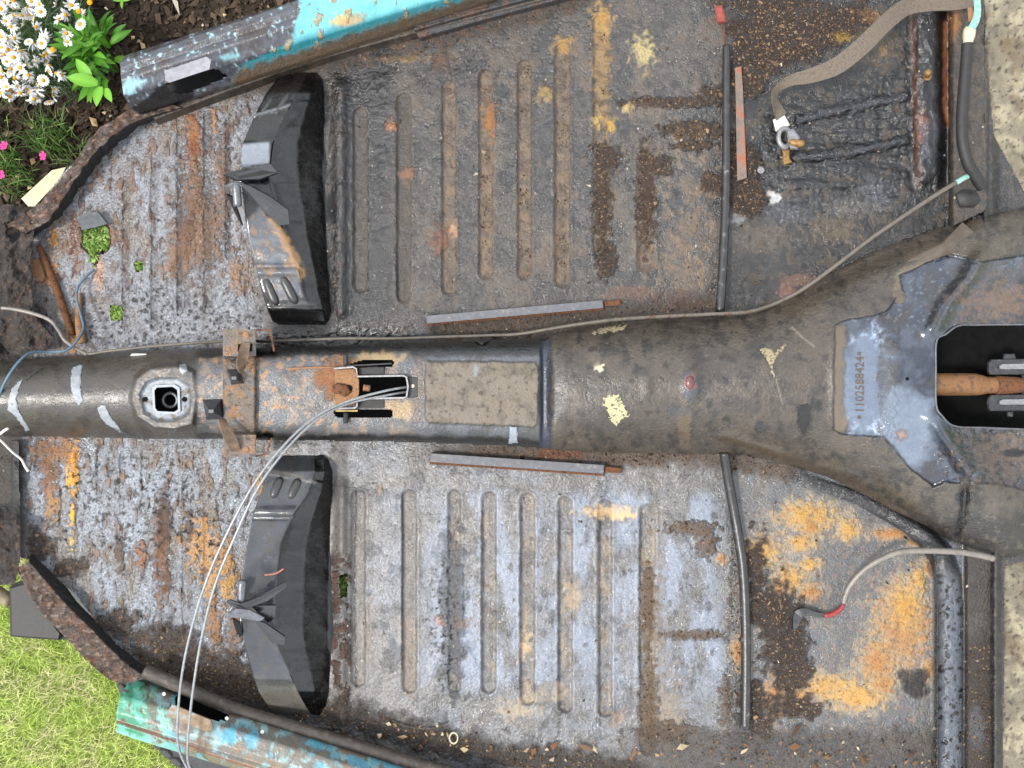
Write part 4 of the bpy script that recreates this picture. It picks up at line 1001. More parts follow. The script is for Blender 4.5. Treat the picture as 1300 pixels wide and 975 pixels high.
tube_obj('front_rib', [W(104, 436, .006), W(100, 405, .006), W(101, 372, .004)], [.007, .006, .003], M['rustlt'], panel_u, 8, 20)
prism_obj('front_lug', [(38, 330), (50, 328), (58, 352), (54, 358), (46, 358), (40, 344)], -.001, .004, M['rustlt'], panel_u, .001)

# ---- gear lever hole, handbrake seat, fork opening
def ring_plate(name, outer, inner, h0, h1, mat, parent):
    n_ = len(outer); V = []; F = []
    for pts, h in ((outer, h0), (outer, h1), (inner, h1), (inner, h0)):
        V += [W(x, y, h) for x, y in pts]
    for r_ in range(3):
        for i in range(n_):
            j = (i + 1) % n_; F.append((r_ * n_ + i, (r_ + 1) * n_ + i, (r_ + 1) * n_ + j, r_ * n_ + j))
    me = mesh(name, V, F)
    import bmesh
    bm = bmesh.new(); bm.from_mesh(me); bmesh.ops.recalc_face_normals(bm, faces=bm.faces); bm.to_mesh(me); bm.free()
    return link(name, me, parent, mat, False)
M['bluegrey'] = simple('blue_grey_paint', A(142, 150, 160), .45, 0, .2, 150, .2, .5, A(96, 84, 74), (.6, .72))
ring_plate('lever_hole_rim', [(193, 493), (197, 489), (221, 488), (228, 492), (229, 522), (223, 526), (199, 525), (194, 520)], [(196, 496), (199, 492), (219, 491), (225, 495), (226, 520), (221, 523), (200, 522), (197, 518)], .085, .1045, M['bluegrey'], tunnel)
def bolt_hole(px, py, h, r, parent, name='bolt_hole', mat='void', hh=.0012, seg=14):  # default near-black disc puts the shade of a hole into colour
    pts = [(px + r * math.cos(i * 2 * math.pi / seg), py + r * math.sin(i * 2 * math.pi / seg)) for i in range(seg)]
    return prism_obj(name, pts, h - .002, h + hh, M[mat], parent, .0004)
bolt_hole(184, 507, .1025, 3.2, tunnel); bolt_hole(234, 507, .1025, 3.2, tunnel); bolt_hole(1152, 481, th1(1152, 481), 2.2, tunnel)
V, F = [], []
def torus(c, R, r, mat, name, parent, n1=36, n2=10, tilt=None, sx=1., sy=1.):
    V = []; F = []
    rot = tilt or Matrix.Identity(3)
    for i in range(n1):
        a = 2 * math.pi * i / n1
        for j in range(n2):
            b = 2 * math.pi * j / n2
            V.append(Vector(c) + rot @ Vector(((R + r * math.cos(b)) * math.cos(a) * sx, (R + r * math.cos(b)) * math.sin(a) * sy, r * math.sin(b))))
    for i in range(n1):
        for j in range(n2):
            F.append((i * n2 + j, ((i + 1) % n1) * n2 + j, ((i + 1) % n1) * n2 + (j + 1) % n2, i * n2 + (j + 1) % n2))
    return link(name, mesh(name, V, F), parent, mat)
torus(W(216, 508, .075), .0105, .0022, M['steel'], 'selector_ring', tunnel)

# fork opening rim, rod and coupling
M['railm2'] = simple('dull_edge', A(96, 98, 102), .5, 0, .3, 120, .2, .4)
rim = [(x, y) for x, y in FORK[:4]] + FORK[5:]
tube_obj('opening_rim', [W(1340, 412, .109), W(1290, 412, th1(1290, 411) + .001), W(1240, 412.5, th1(1240, 411) + .001), W(1217, 413.5, th1(1216, 411) + .001), W(1201, 424, th1(1199, 422)), W(1189, 433, th1(1187, 433)), W(1188, 470, th1(1186, 470)), W(1188.5, 514, th1(1186, 514)), W(1196, 528, th1(1194, 529)), W(1212, 541, th1(1211, 543)), W(1250, 543, th1(1250, 546)), W(1300, 545, th1(1300, 548))], .0014, M['railm2'], tunnel, 8, 90)
rod = empty('gear_shift_rod', W(1240, 488, .04), 'rusty brown gear shift rod lying inside the black tunnel opening', 'shift rod')
V, F = tube([W(1150, 488, .05), W(1225, 488, .05), W(1240, 488.5, .05), W(1252, 489, .05), W(1264, 489, .05)], [.0172, .0172, .0165, .0132, .013], 24, n=40)
link('rod', mesh('rod', V, F), rod, M['brown'])
V, F = tube([W(1263, 489, .05), W(1265, 489, .05), W(1292, 489, .05), W(1297, 489, .05)], [.014, .0152, .0125, .009], 20, n=20)
link('rod_tip', mesh('rod_tip', V, F), rod, M['rust'])
M['castb'] = simple('oily_black_casting', A(58, 58, 60), .3, .2, .35, 110, .3, .5, A(110, 108, 104), (.6, .72))
cpl = empty('shift_coupling', W(1285, 488, .02), 'oily black two-jawed coupling gripping the end of the brown rod', 'coupling')
for y0, y1 in ((456, 476), (501, 522)):
    prism_obj('jaw', [(1253, y0 + 5), (1257, y0), (1345, y0 - 1), (1345, y1 - 3), (1300, y1), (1256, y1), (1253, y1 - 4)], .012, .058, M['castb'], cpl, .003)
    prism_obj('jaw_rib', [(1268, y0 + 8), (1272, y0 + 6), (1340, y0 + 5), (1340, y0 + 12), (1272, y0 + 13), (1268, y0 + 12)], .055, .0615, M['steel'], cpl, .002)
prism_obj('bolt_head', [(1274, 449), (1288, 449), (1290, 457), (1272, 457)], .03, .05, M['castb'], cpl, .002)
prism_obj('bolt_end', [(1278, 522), (1286, 522), (1286, 529), (1278, 529)], .03, .045, M['castb'], cpl, .002)
prism_obj('jaw_bridge', [(1296, 470), (1345, 470), (1345, 508), (1296, 508)], .012, .035, M['castb'], cpl, .002)

# handbrake seat: pressed channel and two walls
M['ochre'] = simple('ochre_edge', A(190, 160, 100), .7, 0, .3, 200, .3, .3)
hb = bpy.data.objects.new('handbrake_bracket', None); COL.objects.link(hb); hb.parent = pan; hb.location = (0, 0, 0)
def wall(name, pts, w, h0, h1, mat, parent):
    """upright sheet following px points"""
    out = []
    n_ = len(pts); L_ = []; R_ = []
    for i, (x, y) in enumerate(pts):
        x0, y0 = pts[max(i - 1, 0)]; x1, y1 = pts[min(i + 1, n_ - 1)]
        d = math.hypot(x1 - x0, y1 - y0) or 1; nx_, ny_ = -(y1 - y0) / d * w / 2, (x1 - x0) / d * w / 2
        L_.append((x + nx_, y + ny_)); R_.append((x - nx_, y - ny_))
    V = []; F = []
    for i in range(n_): V += [W(*L_[i], h0), W(*L_[i], h1), W(*R_[i], h1), W(*R_[i], h0)]
    for i in range(n_ - 1):
        for j in range(4): F.append((i * 4 + j, i * 4 + (j + 1) % 4, (i + 1) * 4 + (j + 1) % 4, (i + 1) * 4 + j))
    F += [(0, 1, 2, 3), tuple((n_ - 1) * 4 + k for k in (3, 2, 1, 0))]
    return link(name, mesh(name, V, F), parent, mat, False)
HZ = th1(480, 491)
wall('channel_wall', [(424, 468), (448, 466), (452, 468), (454, 478), (512, 477), (516, 479), (518, 491), (516, 504), (512, 505), (454, 506), (453, 516), (450, 518), (426, 519)], 2.0, HZ - .03, HZ + .010, M['steel'], hb)
wall('side_wall', [(440, 464.5), (470, 463), (497, 461.5)], 1.8, HZ - .03, HZ + .006, M['blackm'], hb)
wall('side_wall', [(426, 521.5), (454, 521.5)], 2.2, HZ - .03, HZ + .006, M['ochre'], hb)
prism_obj('channel_floor', [(425, 469), (450, 468), (456, 482), (456, 500), (450, 514), (426, 516)], HZ - .004, HZ + .0015, M['rustlt'], hb, .001)
prism_obj('channel_side', [(455, 467), (488, 466), (488, 475), (455, 475.5)], HZ - .01, HZ + .002, M['blackm'], hb, .001)
prism_obj('channel_side', [(455, 508), (488, 507.5), (488, 518), (455, 518)], HZ - .01, HZ + .002, M['blackm'], hb, .001)
prism_obj('end_plate', [(518, 478), (530, 479), (530, 504), (518, 505)], HZ - .006, HZ + .002, M['black'], hb, .001)
bolt_hole(524, 490, HZ + .002, 2.4, hb, mat='cream', name='rivet'); bolt_hole(443, 493, HZ + .0015, 4.6, hb)
for y0, y1 in ((450, 464), (524, 537)): tube_obj('pivot_stud', [W(439, y0, HZ + .002), W(439, (y0 + y1) / 2, HZ + .003), W(439, y1, HZ + .002)], .0036, M['blackm'], hb, 12, 6)
tube_obj('lever_bolt', [W(461, 492, HZ - .004), W(470, 493, HZ - .006)], .005, M['rustlt'], hb, 6, 4)
prism_obj('latch_lump', [(421, 490), (428, 486), (440, 488), (446, 498), (438, 504), (430, 500), (424, 500)], HZ, HZ + .007, M['rust'], hb, .003, True)
tube_obj('wire_stub', [W(366, 469, HZ + .003), W(390, 467, HZ + .003), W(426, 466, HZ + .003)], [.0028, .0014, .001], M['rustlt'], hb, 8, 12)

# ---- cross bracket over the tunnel
br = bpy.data.objects.new('tunnel_bracket', None); COL.objects.link(br); br.parent = pan
def br_paint(p):
    p.base(A(132, 118, 104), .62, .3, .5); p.patchy(22, .05, .25, A(162, 118, 78), .75, pit=.5); p.patchy(14, .2, .2, A(140, 146, 152), .7, seed=3, rough=.45); p.patchy(7, .35, .12, A(76, 56, 42), .7, seed=4)
yy = np.linspace(440, 560, 31)
rl = [[(x, y, th1(x, y) + dz + .003 * (abs(y - 500) < 58)) for y in yy] for x, dz in ((283, -.002), (284, .005), (304, .006), (323, .005), (325, -.002))]
loft('hoop', rl, 110, 8, br_paint, M['grime'], br, False, False, .0004, 10, 530)
for y0, y1, hh in ((418, 452, .115), (552, 580, .115)):
    rr = [[(283, y0, .085), (283, (y0 + y1) / 2, .085), (283, y1, .085)], [(283, y0, hh), (283, (y0 + y1) / 2, hh), (283, y1, hh)], [(325, y0, hh), (325, (y0 + y1) / 2, hh), (325, y1, hh)], [(325, y0, .03), (325, (y0 + y1) / 2, .03), (325, y1, .03)]]
    loft('bracket_foot', rr, 26, 14, br_paint, M['grime'], br, False, False, .0003, 10, 531)
bolt_hole(312, 425, .115, 4, br, 'weld_spot', 'rustlt'); bolt_hole(312, 571, .115, 4, br, 'weld_spot', 'rustlt')
prism_obj('foot_slot', [(302, 437), (320, 437), (320, 446), (302, 447)], .112, .1162, M['void'], br, .0002)  # near-black pad drawn for a slot, its shade in the colour
wall('foot_frame', [(325, 419), (343, 419), (348, 446)], 2.5, .04, .105, M['rust'], br)
wall('foot_frame', [(325, 579), (338, 577), (345, 556)], 2.5, .04, .105, M['rust'], br)
M['tabm'] = simple('rusty_tab', A(112, 92, 74), .6, .1, .35, 90, .4, .4, A(134, 104, 78), (.55, .68))
for P_, tw in (([W(312, 436, .118), W(309, 450, .128), W(306, 462, .132), W(308, 470, .124)], [.1, .5, 1.0, 1.2]), ([W(281, 532, .128), W(288, 548, .130), W(296, 564, .124), W(300, 572, .114)], [1.1, .7, .3, .1])):
    V, F = ribbon(P_, [.012, .015, .015, .013], .0025, 24, tw); link('twisted_tab', mesh('twisted_tab', V, F), br, M['tabm'], False)
M['pyr'] = simple('dark_stop', A(50, 54, 58), .4, 0, .3, 90, .15, .5)
def pyramid(pts, h0, apex, ah, parent):
    V = [W(x, y, h0) for x, y in pts] + [W(apex[0] - 3, apex[1] - 2, ah), W(apex[0] + 3, apex[1] - 2, ah), W(apex[0] + 3, apex[1] + 2, ah), W(apex[0] - 3, apex[1] + 2, ah)]
    F = [(0, 1, 5, 4), (1, 2, 6, 5), (2, 3, 7, 6), (3, 0, 4, 7), (4, 5, 6, 7)]
    link('stop_block', mesh('stop_block', V, F), parent, M['pyr'], False)
pyramid([(286, 467), (306, 464), (315, 490), (293, 492)], .104, (297, 480), .132, br)
pyramid([(257, 507), (282, 506), (286, 532), (262, 533)], .104, (268, 522), .132, br)

# ---- seat rails beside the tunnel
def rail(x0, y0, x1, y1, w, label):
    dx, dy = x1 - x0, y1 - y0; d = math.hypot(dx, dy); nx_, ny_ = -dy / d * w / 2, dx / d * w / 2
    o = prism_obj('seat_rail', [(x0 + nx_, y0 + ny_), (x0 - nx_, y0 - ny_), (x1 - nx_, y1 - ny_), (x1 + nx_, y1 + ny_)], -.003, .016, M['railm'], pan, .0016)
    ux, uy = dx / d, dy / d
    prism_obj('rail_end', [(x1 + 1 + nx_ * .7, y1 + ny_ * .7), (x1 + 1 - nx_ * .7, y1 - ny_ * .7), (x1 + ux * 22 - nx_ * .6, y1 + uy * 22 - ny_ * .6), (x1 + ux * 22 + nx_ * .6, y1 + uy * 22 + ny_ * .6)], -.002, .010, M['rust'], o, .001)
    prism_obj('rail_lip', [(x0 + nx_ * 1.5, y0 + ny_ * 1.5), (x0 + nx_ * 1.05, y0 + ny_ * 1.05), (x1 + nx_ * 1.05, y1 + ny_ * 1.05), (x1 + nx_ * 1.5, y1 + ny_ * 1.5)], -.003, .006, M['rust'], o, .0006)
    return o
M['railm'] = simple('grey_rail', A(96, 98, 104), .5, 0, .22, 120, .3, .5, A(150, 132, 112), (.58, .7))
rail(541, 406, 766, 386, 10, ''); rail(546, 581, 767, 596, 11, '')

# ---- tapes, patches and number on the tunnel
def drape(name, pts, mat, parent, lift=.0014, thick=.001, rag=1.2):
    """patch lying on the tunnel surface, outline in px"""
    import bmesh
    poly = pts; xs = [p[0] for p in pts]; ys = [p[1] for p in pts]
    gx = np.arange(min(xs) - 1, max(xs) + 1, .9); gy = np.arange(min(ys) - 1, max(ys) + 1, .9)
    X, Y = np.meshgrid(gx, gy); ny, nx = X.shape
    I = (sdpoly(X, Y, poly) + rag * fbm(X / 4, Y / 4, 4, 17) > 0)
    q = I[:-1, :-1] & I[1:, :-1] & I[:-1, 1:] & I[1:, 1:]
    idx = np.arange(ny * nx).reshape(ny, nx)
    Q = np.stack([idx[1:, :-1][q], idx[1:, 1:][q], idx[:-1, 1:][q], idx[:-1, :-1][q]], -1)
    u = np.unique(Q); rm = np.full(ny * nx, -1); rm[u] = np.arange(len(u)); Q = rm[Q]
    px, py = X.ravel()[u], Y.ravel()[u]
    e = ss(0, 2, sdpoly(px, py, poly))
    h = th(px, py) + lift * (.3 + .7 * e) + .0006 * fbm(px / 8, py / 8, 3, 23)
    return link(name, mesh_np(name, Wn(px, py, h), Q), parent, mat)
drape('tape_strip', [(23, 484), (30, 480), (24, 495), (21, 507), (23, 518), (32, 535), (38, 546), (33, 548), (20, 530), (9, 520), (10, 506), (15, 492)], M['tape'], tunnel)
drape('tape_strip', [(92, 466), (101, 462), (105, 464), (102, 485), (104, 500), (106, 509), (100, 516), (93, 505), (89, 488), (90, 473)], M['tape'], tunnel)
drape('tape_strip', [(123, 518), (128, 514), (134, 515), (140, 528), (150, 541), (160, 551), (150, 551), (136, 540), (127, 530)], M['tape'], tunnel)
drape('tape_strip', [(226, 463), (236, 461), (239, 470), (232, 477), (228, 473)], M['tape'], tunnel)
M['dktape'] = simple('dark_tape', A(66, 66, 66), .5, 0, .3, 120, .2, .4)
drape('tape_strip', [(30, 478), (36, 476), (58, 463), (60, 464), (40, 478), (32, 485)], M['dktape'], tunnel)
drape('tape_strip', [(136, 540), (148, 541), (168, 552), (182, 556), (166, 557), (146, 551)], M['dktape'], tunnel)
M['creamp'] = simple('cream_paper', A(196, 188, 150), .8, 0, .25, 190, .4, .2, A(96, 88, 76), (.5, .6), dist=.001)
drape('paper_patch', [(764, 504), (786, 500), (799, 526), (790, 533), (782, 543), (774, 532)], M['creamp'], tunnel, rag=3.5)
drape('paper_patch', [(762, 416), (802, 410), (790, 420), (766, 424), (748, 426)], M['creamtape'], tunnel, rag=3.)
drape('paper_patch', [(964, 443), (975, 441), (984, 446), (996, 435), (999, 438), (986, 453), (981, 466), (985, 480), (982, 481), (974, 459)], M['creamtape'], tunnel, rag=2.)
drape('tar_blister', [(1013, 515), (1025, 512), (1030, 520), (1027, 540), (1020, 551), (1012, 540)], M['blackm'], tunnel, .0016)
drape('rubber_scrap', [(601, 433), (626, 420), (637, 421), (634, 427), (612, 438)], M['blackm'], tunnel, .010)
drape('blue_tab', [(646, 541), (657, 541), (658, 563), (646, 564)], M['bluegrey'], tunnel, .004)
plate('paper_tab', [(164, 454, .05), (167, 449, .055), (186, 449, .055), (183, 456, .05)], .001, M['white'], tunnel)
prism_obj('swage_cap', [(871, 480), (875, 477), (880, 479), (882, 486), (879, 493), (874, 494), (870, 489)], th1(876, 486) - .003, th1(876, 486) + .003, simple('red_lead', A(108, 68, 60), .3, 0, .3, 200, .1, .5), tunnel, .0025, True)
M['mudplug'] = simple('muddy_plug', A(92, 84, 74), .7, 0, .25, 90, .4, .3)
bolt_hole(1141, 377, th1(1141, 377), 9, tunnel, 'rubber_plug', 'mudplug', .003)
M['stamp'] = simple('stamped_rust', A(98, 80, 62), .7, 0, .3, 500, .4, .3)
cu = bpy.data.curves.new('chassis_number', 'FONT'); cu.body = '1102588424'; cu.size = 16; cu.space_character = 1.0; cu.extrude = .4; cu.align_x = 'LEFT'; cu.resolution_u = 2
to = bpy.data.objects.new('chassis_number', cu); COL.objects.link(to)
dg = bpy.context.evaluated_depsgraph_get(); tm = bpy.data.meshes.new_from_object(to.evaluated_get(dg)); bpy.data.objects.remove(to)
co = np.empty(len(tm.vertices) * 3, np.float32); tm.vertices.foreach_get('co', co); co = co.reshape(-1, 3)
tw_ = co[:, 0].max(); sx_ = 72. / tw_
npx = 1096.5 - (co[:, 1] - .5) * 1.0; npy = 524.5 - co[:, 0] * sx_
tm.vertices.foreach_set('co', Wn(npx, npy, th(npx, npy) + .0006 + co[:, 2] * .001).astype(np.float32).ravel()); tm.update()
link('chassis_number', tm, tunnel, M['stamp'], False)
for y in (529.5, 449): prism_obj('number_star', [(1091 + 3 * math.cos(a * math.pi / 4) * (1 if a % 2 else .6), y + 3 * math.sin(a * math.pi / 4) * (1 if a % 2 else .6)) for a in range(8)], th1(1091, y) - .001, th1(1091, y) + .0012, M['stamp'], tunnel, .0003)

# bolt on the bead
bolt_hole(1177, 97, .014, 6, panel_u, 'stud_base', 'brass', .004, 6); tube_obj('stud', [W(1177, 96, .016), W(1178, 92, .034)], .0048, M['brass'], panel_u, 12, 4)

# ---- sills
def sill_u_paint(p):
    px, py = p.px, p.py
    p.base(A(112, 115, 124), .38, .12, .3); p.patchy(60, .1, .3, A(132, 135, 145), .6); p.patchy(25, .25, .2, A(112, 100, 92), .6, seed=3); p.patchy(8, .42, .1, A(165, 205, 212), .7, seed=4); p.patchy(12, .4, .1, A(90, 66, 50), .5, seed=6)
    p.blob(168, 108, 16, 8, A(160, 200, 210), .8, rot=-20, noise=.9); p.blob(320, 52, 14, 22, A(100, 88, 82), .7, noise=.8); p.blob(292, 72, 14, 4, A(130, 180, 188), .7, rot=-10)
    t = ss(-3, 3, px - np.interp(py, [-10, 20, 50, 65, 80, 100], [384, 378, 372, 345, 312, 295]) + 4 * p.n(12, 4, 7))
    p.mix(t, A(124, 184, 188), .35, .05, .12); p.patchy(60, .05, .3, A(108, 172, 180), .5, within=t, seed=8)
    low = t * ss(-8, 8, py - np.interp(px, [300, 400, 520, 620], [76, 42, 10, -15]) + 4 * p.n(16, 3, 9)); p.mix(low * .85, A(66, 142, 154), .35)
    m = p.patchy(18, .42, .06, A(172, 150, 116), .95, within=t, seed=21, rough=.8, bump=.6); p.h -= .0008 * m
    p.poly([(166, 138), (190, 122), (207, 105), (226, 119), (246, 117), (246, 124), (200, 144), (184, 148)], A(34, 31, 30), .95, 2, 1.5, rough=.6)  # undercut inner wall: its shadow painted black
    ed = t * (1 - ss(0, 12, np.interp(px, [290, 440, 600], [99, 52, 2]) - py + 5 * p.n(12, 4, 22))); p.mix(ed * .9, A(128, 100, 72), .8, .6, .8)
    p.blob(432, 25, 12, 6, A(196, 168, 118), .9, rot=-25, noise=.7); p.blob(447, 26, 16, 6, A(180, 150, 105), .8, rot=-20)
def L2(a, b, n_=9): return [tuple(np.array(a) + (np.array(b) - np.array(a)) * i / (n_ - 1)) for i in range(n_)]
sill_u = empty('sill_section', W(330, 40, 0), 'hollow body sill with grey primer and chipped turquoise paint by the flower bed', 'sill')
HOLE_SU = [(209, 106), (245, 94), (266, 85), (276, 88), (292, 97), (262, 110), (240, 119), (226, 120), (216, 116)]
ru = [L2((180, 100, -.05), (740, -90, -.05)), L2((160, 70, .045), (740, -118, .045)), L2((152, 79, .085), (740, -126, .085)), L2((153, 86, .092), (740, -110, .092)), L2((153, 94, .088), (740, -98, .088)), L2((154, 101, .094), (740, -86, .094)),
      L2((157, 122, .078), (740, -56, .078)), L2((164, 136, .055), (740, -44, .055)), L2((176, 145, .038), (740, -38, .038)), L2((190, 146, .02), (740, -32, .02)), L2((196, 148, .004), (740, -28, .004))]
o = loft('sill_shell', ru, 420, 6, sill_u_paint, M['paint'], sill_u, False, False, .0007, 22, 540, holes=[HOLE_SU])
plate('hole_flap', [(209, 90, .104), (262, 72, .104), (268, 76, .102), (266, 88, .10), (215, 105, .098), (210, 102, .10)], .002, simple('grey_primer', A(138, 138, 146), .5, 0, .2, 120, .2, .4, A(100, 86, 78), (.6, .7)), sill_u)
prism_obj('sill_cavity', [(205, 112), (262, 84), (292, 92), (296, 102), (230, 126)], .008, .018, M['blackm'], sill_u, .001)  # black plate: shade inside the sill put into the colour
# rails between the sill and the floor
def strip(name, rails, pf, parent, seed, nl=300, na=5, disp=.0004): return loft(name, rails, nl, na, pf, M['grime'], parent, True, False, disp, 14, seed)
def dark_strip(c1, c2):
    def f(p): p.base(c1, .6, .2, .4); p.patchy(24, .1, .25, c2, .7); p.patchy(8, .35, .15, A(54, 44, 38), .6, seed=4)
    return f
strip('edge_channel', [[(190, 148, .0), (300, 104, .0), (440, 60, .0), (740, -20, .0)], [(190, 142, .022), (300, 98, .022), (440, 54, .022), (740, -27, .022)], [(196, 152, .024), (304, 110, .024), (444, 64, .024), (744, -14, .024)], [(199, 156, .010), (307, 114, .010), (447, 68, .010), (747, -10, .010)], [(204, 160, -.004), (311, 119, -.004), (451, 73, -.004), (751, -5, -.004)]], dark_strip(A(110, 98, 84), A(84, 72, 62)), sill_u, 550)
strip('edge_channel', [[(522, 36, .004), (600, 14, .004), (690, -10, .004)], [(524, 30, .030), (602, 8, .030), (692, -16, .030)], [(526, 38, .034), (604, 16, .034), (694, -8, .034)], [(528, 42, .022), (606, 20, .022), (696, -4, .022)], [(532, 48, .018), (610, 26, .018), (720, -4, .018)], [(536, 53, -.002), (614, 31, -.002), (740, -2, -.002)]], dark_strip(A(104, 102, 104), A(120, 82, 54)), sill_u, 551, 180)

def sill_l_paint(p):
    px, py = p.px, p.py
    p.base(A(150, 148, 140), .42, .2, .25); p.patchy(30, .2, .25, A(146, 128, 106), .7); p.patchy(16, .34, .2, A(136, 104, 78), .6, seed=3)
    p.patchy(22, .18, .1, A(150, 184, 188), .8, seed=4, rough=.42); p.patchy(26, .36, .08, A(108, 160, 174), .8, seed=7, rough=.4, bump=.1)
    g = 1 - ss(172, 200, px + 8 * p.n(18, 4, 8)); p.mix(g, A(84, 150, 120), .45, .1, .2); p.patchy(20, .1, .2, A(122, 188, 172), .7, within=1 - ss(200, 240, px), seed=9)
    p.patchy(8, .42, .06, A(126, 78, 54), .9, within=1 - ss(180, 240, px), seed=10)
    p.line([(150, 916), (200, 934), (320, 975)], 2, A(140, 84, 50), .8, noise=.7)
    for x, y, rx, ry in ((290, 935, 12, 10), (318, 938, 10, 12), (400, 945, 14, 6), (455, 968, 18, 6), (405, 975, 6, 8), (500, 975, 18, 8)): p.blob(x, y, rx, ry, A(96, 164, 186), .8, rot=20, noise=.6, rough=.4)
    lo = ss(0, 8, py - np.interp(px, [148, 260, 380], [922, 962, 1004])); p.mix(lo * .7, A(150, 205, 200), .5)
    p.blob(300, 905, 14, 6, A(110, 80, 60), .6)
sill_l = empty('sill_section', W(330, 950, 0), 'rusty sill end with green and blue flaking paint above the lawn', 'sill')
HOLE_SL = [(222, 884), (232, 881), (262, 892), (292, 908), (286, 918), (268, 914), (222, 899)]
rlw = [L2((182, 862, .0), (720, 1032, .0)), L2((176, 864, .03), (720, 1036, .03)), L2((162, 868, .055), (720, 1042, .055)), L2((152, 884, .078), (720, 1056, .078)), L2((148, 905, .085), (720, 1078, .085)), L2((148, 914, .080), (720, 1087, .080)), L2((148, 920, .084), (720, 1094, .084)), L2((148, 930, .07), (720, 1104, .07)), L2((160, 934, .045), (720, 1106, .045)), L2((170, 938, -.03), (720, 1104, -.03))]
loft('sill_shell', rlw, 360, 6, sill_l_paint, M['paint'], sill_l, False, False, .0008, 18, 560, holes=[HOLE_SL])
plate('hole_flap', [(213, 902, .088), (217, 897, .09), (219, 894, .09), (268, 914, .09), (270, 920, .088), (268, 931, .086), (212, 908, .088)], .002, simple('rust_flap', A(146, 124, 100), .65, 0, .35, 60, .4, .3, A(136, 146, 146), (.52, .62)), sill_l)
prism_obj('sill_cavity', [(218, 886), (230, 878), (296, 904), (290, 922), (222, 904)], .006, .02, M['void'], sill_l, .001)  # near-black plate: darkness inside the sill put into the colour
for x, y in ((208, 881), (288, 912), (333, 929)): bolt_hole(x, y, .078, 2.6, sill_l, 'screw_head', 'steel', .004)
M['rubb'] = simple('grey_brown_channel', A(78, 70, 63), .6, 0, .35, 90, .5, .4, A(104, 94, 84), (.55, .68))
V, F = tube([W(184, 852, .036), W(240, 876, .036), W(300, 901, .036), (W(380, 926, .036)), (W(460, 950, .036)), W(540, 974, .036), W(620, 996, .036)], .0105, 14, n=60)
link('edge_tube', mesh('edge_tube', V, F), sill_l, M['rubb'])
strip('edge_channel', [[(530, 968, .002), (600, 985, .002), (760, 1020, .002)], [(530, 962, .016), (600, 979, .016), (760, 1012, .016)], [(534, 976, .02), (604, 993, .02), (764, 1024, .02)], [(536, 980, .0), (606, 997, .0), (766, 1030, .0)]], dark_strip(A(84, 80, 78), A(60, 56, 54)), sill_l, 561, 120)

# ---- rear end plates
def rear_paint(p): p.base(A(66, 66, 68), .45, .15, .4); p.patchy(22, .1, .25, A(92, 84, 76), .6); p.patchy(8, .35, .15, A(120, 100, 80), .5, seed=3)
field('rear_plate', [(1236, -30), (1250, -30), (1252, 60), (1262, 170), (1300, 240), (1340, 300), (1340, 330), (1230, 330), (1236, 240)], lambda x, y: .010 + .012 * ss(0, 1, (x - 1246) / 4) * (1 - ss(1252, 1256, x)) - .02 * ss(1258, 1270, x) + .003 * fbm(x / 22, y / 22, 4, 81) + .02 * ss(262, 290, y), rear_paint, M['grime'], pan, 1.6, seed=570)
field('rear_plate', [(1222, 660), (1300, 640), (1340, 660), (1340, 700), (1276, 720), (1274, 1010), (1258, 1010), (1256, 720)], lambda x, y: .012 + .014 * np.exp(-((x - 1264) / 5) ** 2) + .003 * fbm(x / 22, y / 22, 4, 82) + .03 * (1 - ss(655, 700, y)), rear_paint, M['grime'], pan, 1.6, seed=571)
prism_obj('mat_flap', [(1150, 332), (1196, 308), (1222, 282), (1238, 296), (1236, 314), (1196, 326), (1160, 340)], [.05] * 7, [.062, .06, .045, .05, .066, .07, .068], simple('mat_flap', A(92, 82, 72), .65, 0, .2, 60, .3, .3), pan, .002, True)
prism_obj('rubber_lump', [(1210, 246), (1222, 238), (1240, 240), (1248, 256), (1236, 266), (1216, 264)], .0, .028, M['blackm'], pan, .008, True)

# ------------------------------------------------------------------ cables, straps and loose bits
def thing_tube(name, path, r, mat, label, cat, group=None, seg=10, n=70):
    o = tube_obj(name, [W(*p) for p in path], r, M[mat], None, seg, n); rebase(o); return tag(o, label, cat, group)
thing_tube('brake_cable', [(520, 491, .10), (490, 496, .125), (440, 510, .15), (395, 533, .18), (352, 575, .205), (318, 622, .215), (288, 678, .215), (263, 735, .205), (244, 795, .185), (232, 850, .165), (226, 905, .14), (226, 945, .12), (236, 972, .10), (250, 990, .09)], .0018, 'cable', 'left-hand of two thin steel handbrake cables arching over the tunnel and panel', 'cable', 'handbrake cables')
thing_tube('brake_cable', [(520, 497, .095), (490, 502, .12), (440, 513, .147), (398, 536, .178), (357, 578, .205), (325, 624, .217), (298, 682, .217), (274, 740, .205), (258, 800, .185), (248, 855, .165), (241, 910, .14), (238, 950, .12), (240, 972, .10), (252, 990, .09)], .0018, 'cable', 'right-hand of two thin steel handbrake cables arching over the panel', 'cable', 'handbrake cables')
M['pipe'] = simple('dirty_pipe', A(112, 106, 96), .5, .2, .3, 60, .2, .4, A(92, 74, 58), (.52, .66))
thing_tube('brake_pipe', [(95, 441, .04), (112, 449, .06), (135, 446, .06), (190, 440, .055), (240, 436, .05), (300, 433, .03), (360, 433, .03), (430, 430, .03), (500, 430, .03), (560, 428, .032), (620, 426, .035), (660, 424, .04), (720, 414, .05), (780, 406, .05), (840, 402, .045), (900, 399, .045), (950, 396, .045), (985, 385, .04), (1020, 367, .045), (1060, 338, .05), (1110, 300, .05), (1160, 266, .045), (1200, 240, .04), (1228, 224, .038)], [.0022, .0022, .0026, .0026, .0028, .0030, .0032, .0034, .0036], 'pipe', 'thin grey brake pipe running along the tunnel to the rear', 'pipe', None, 10, 160)

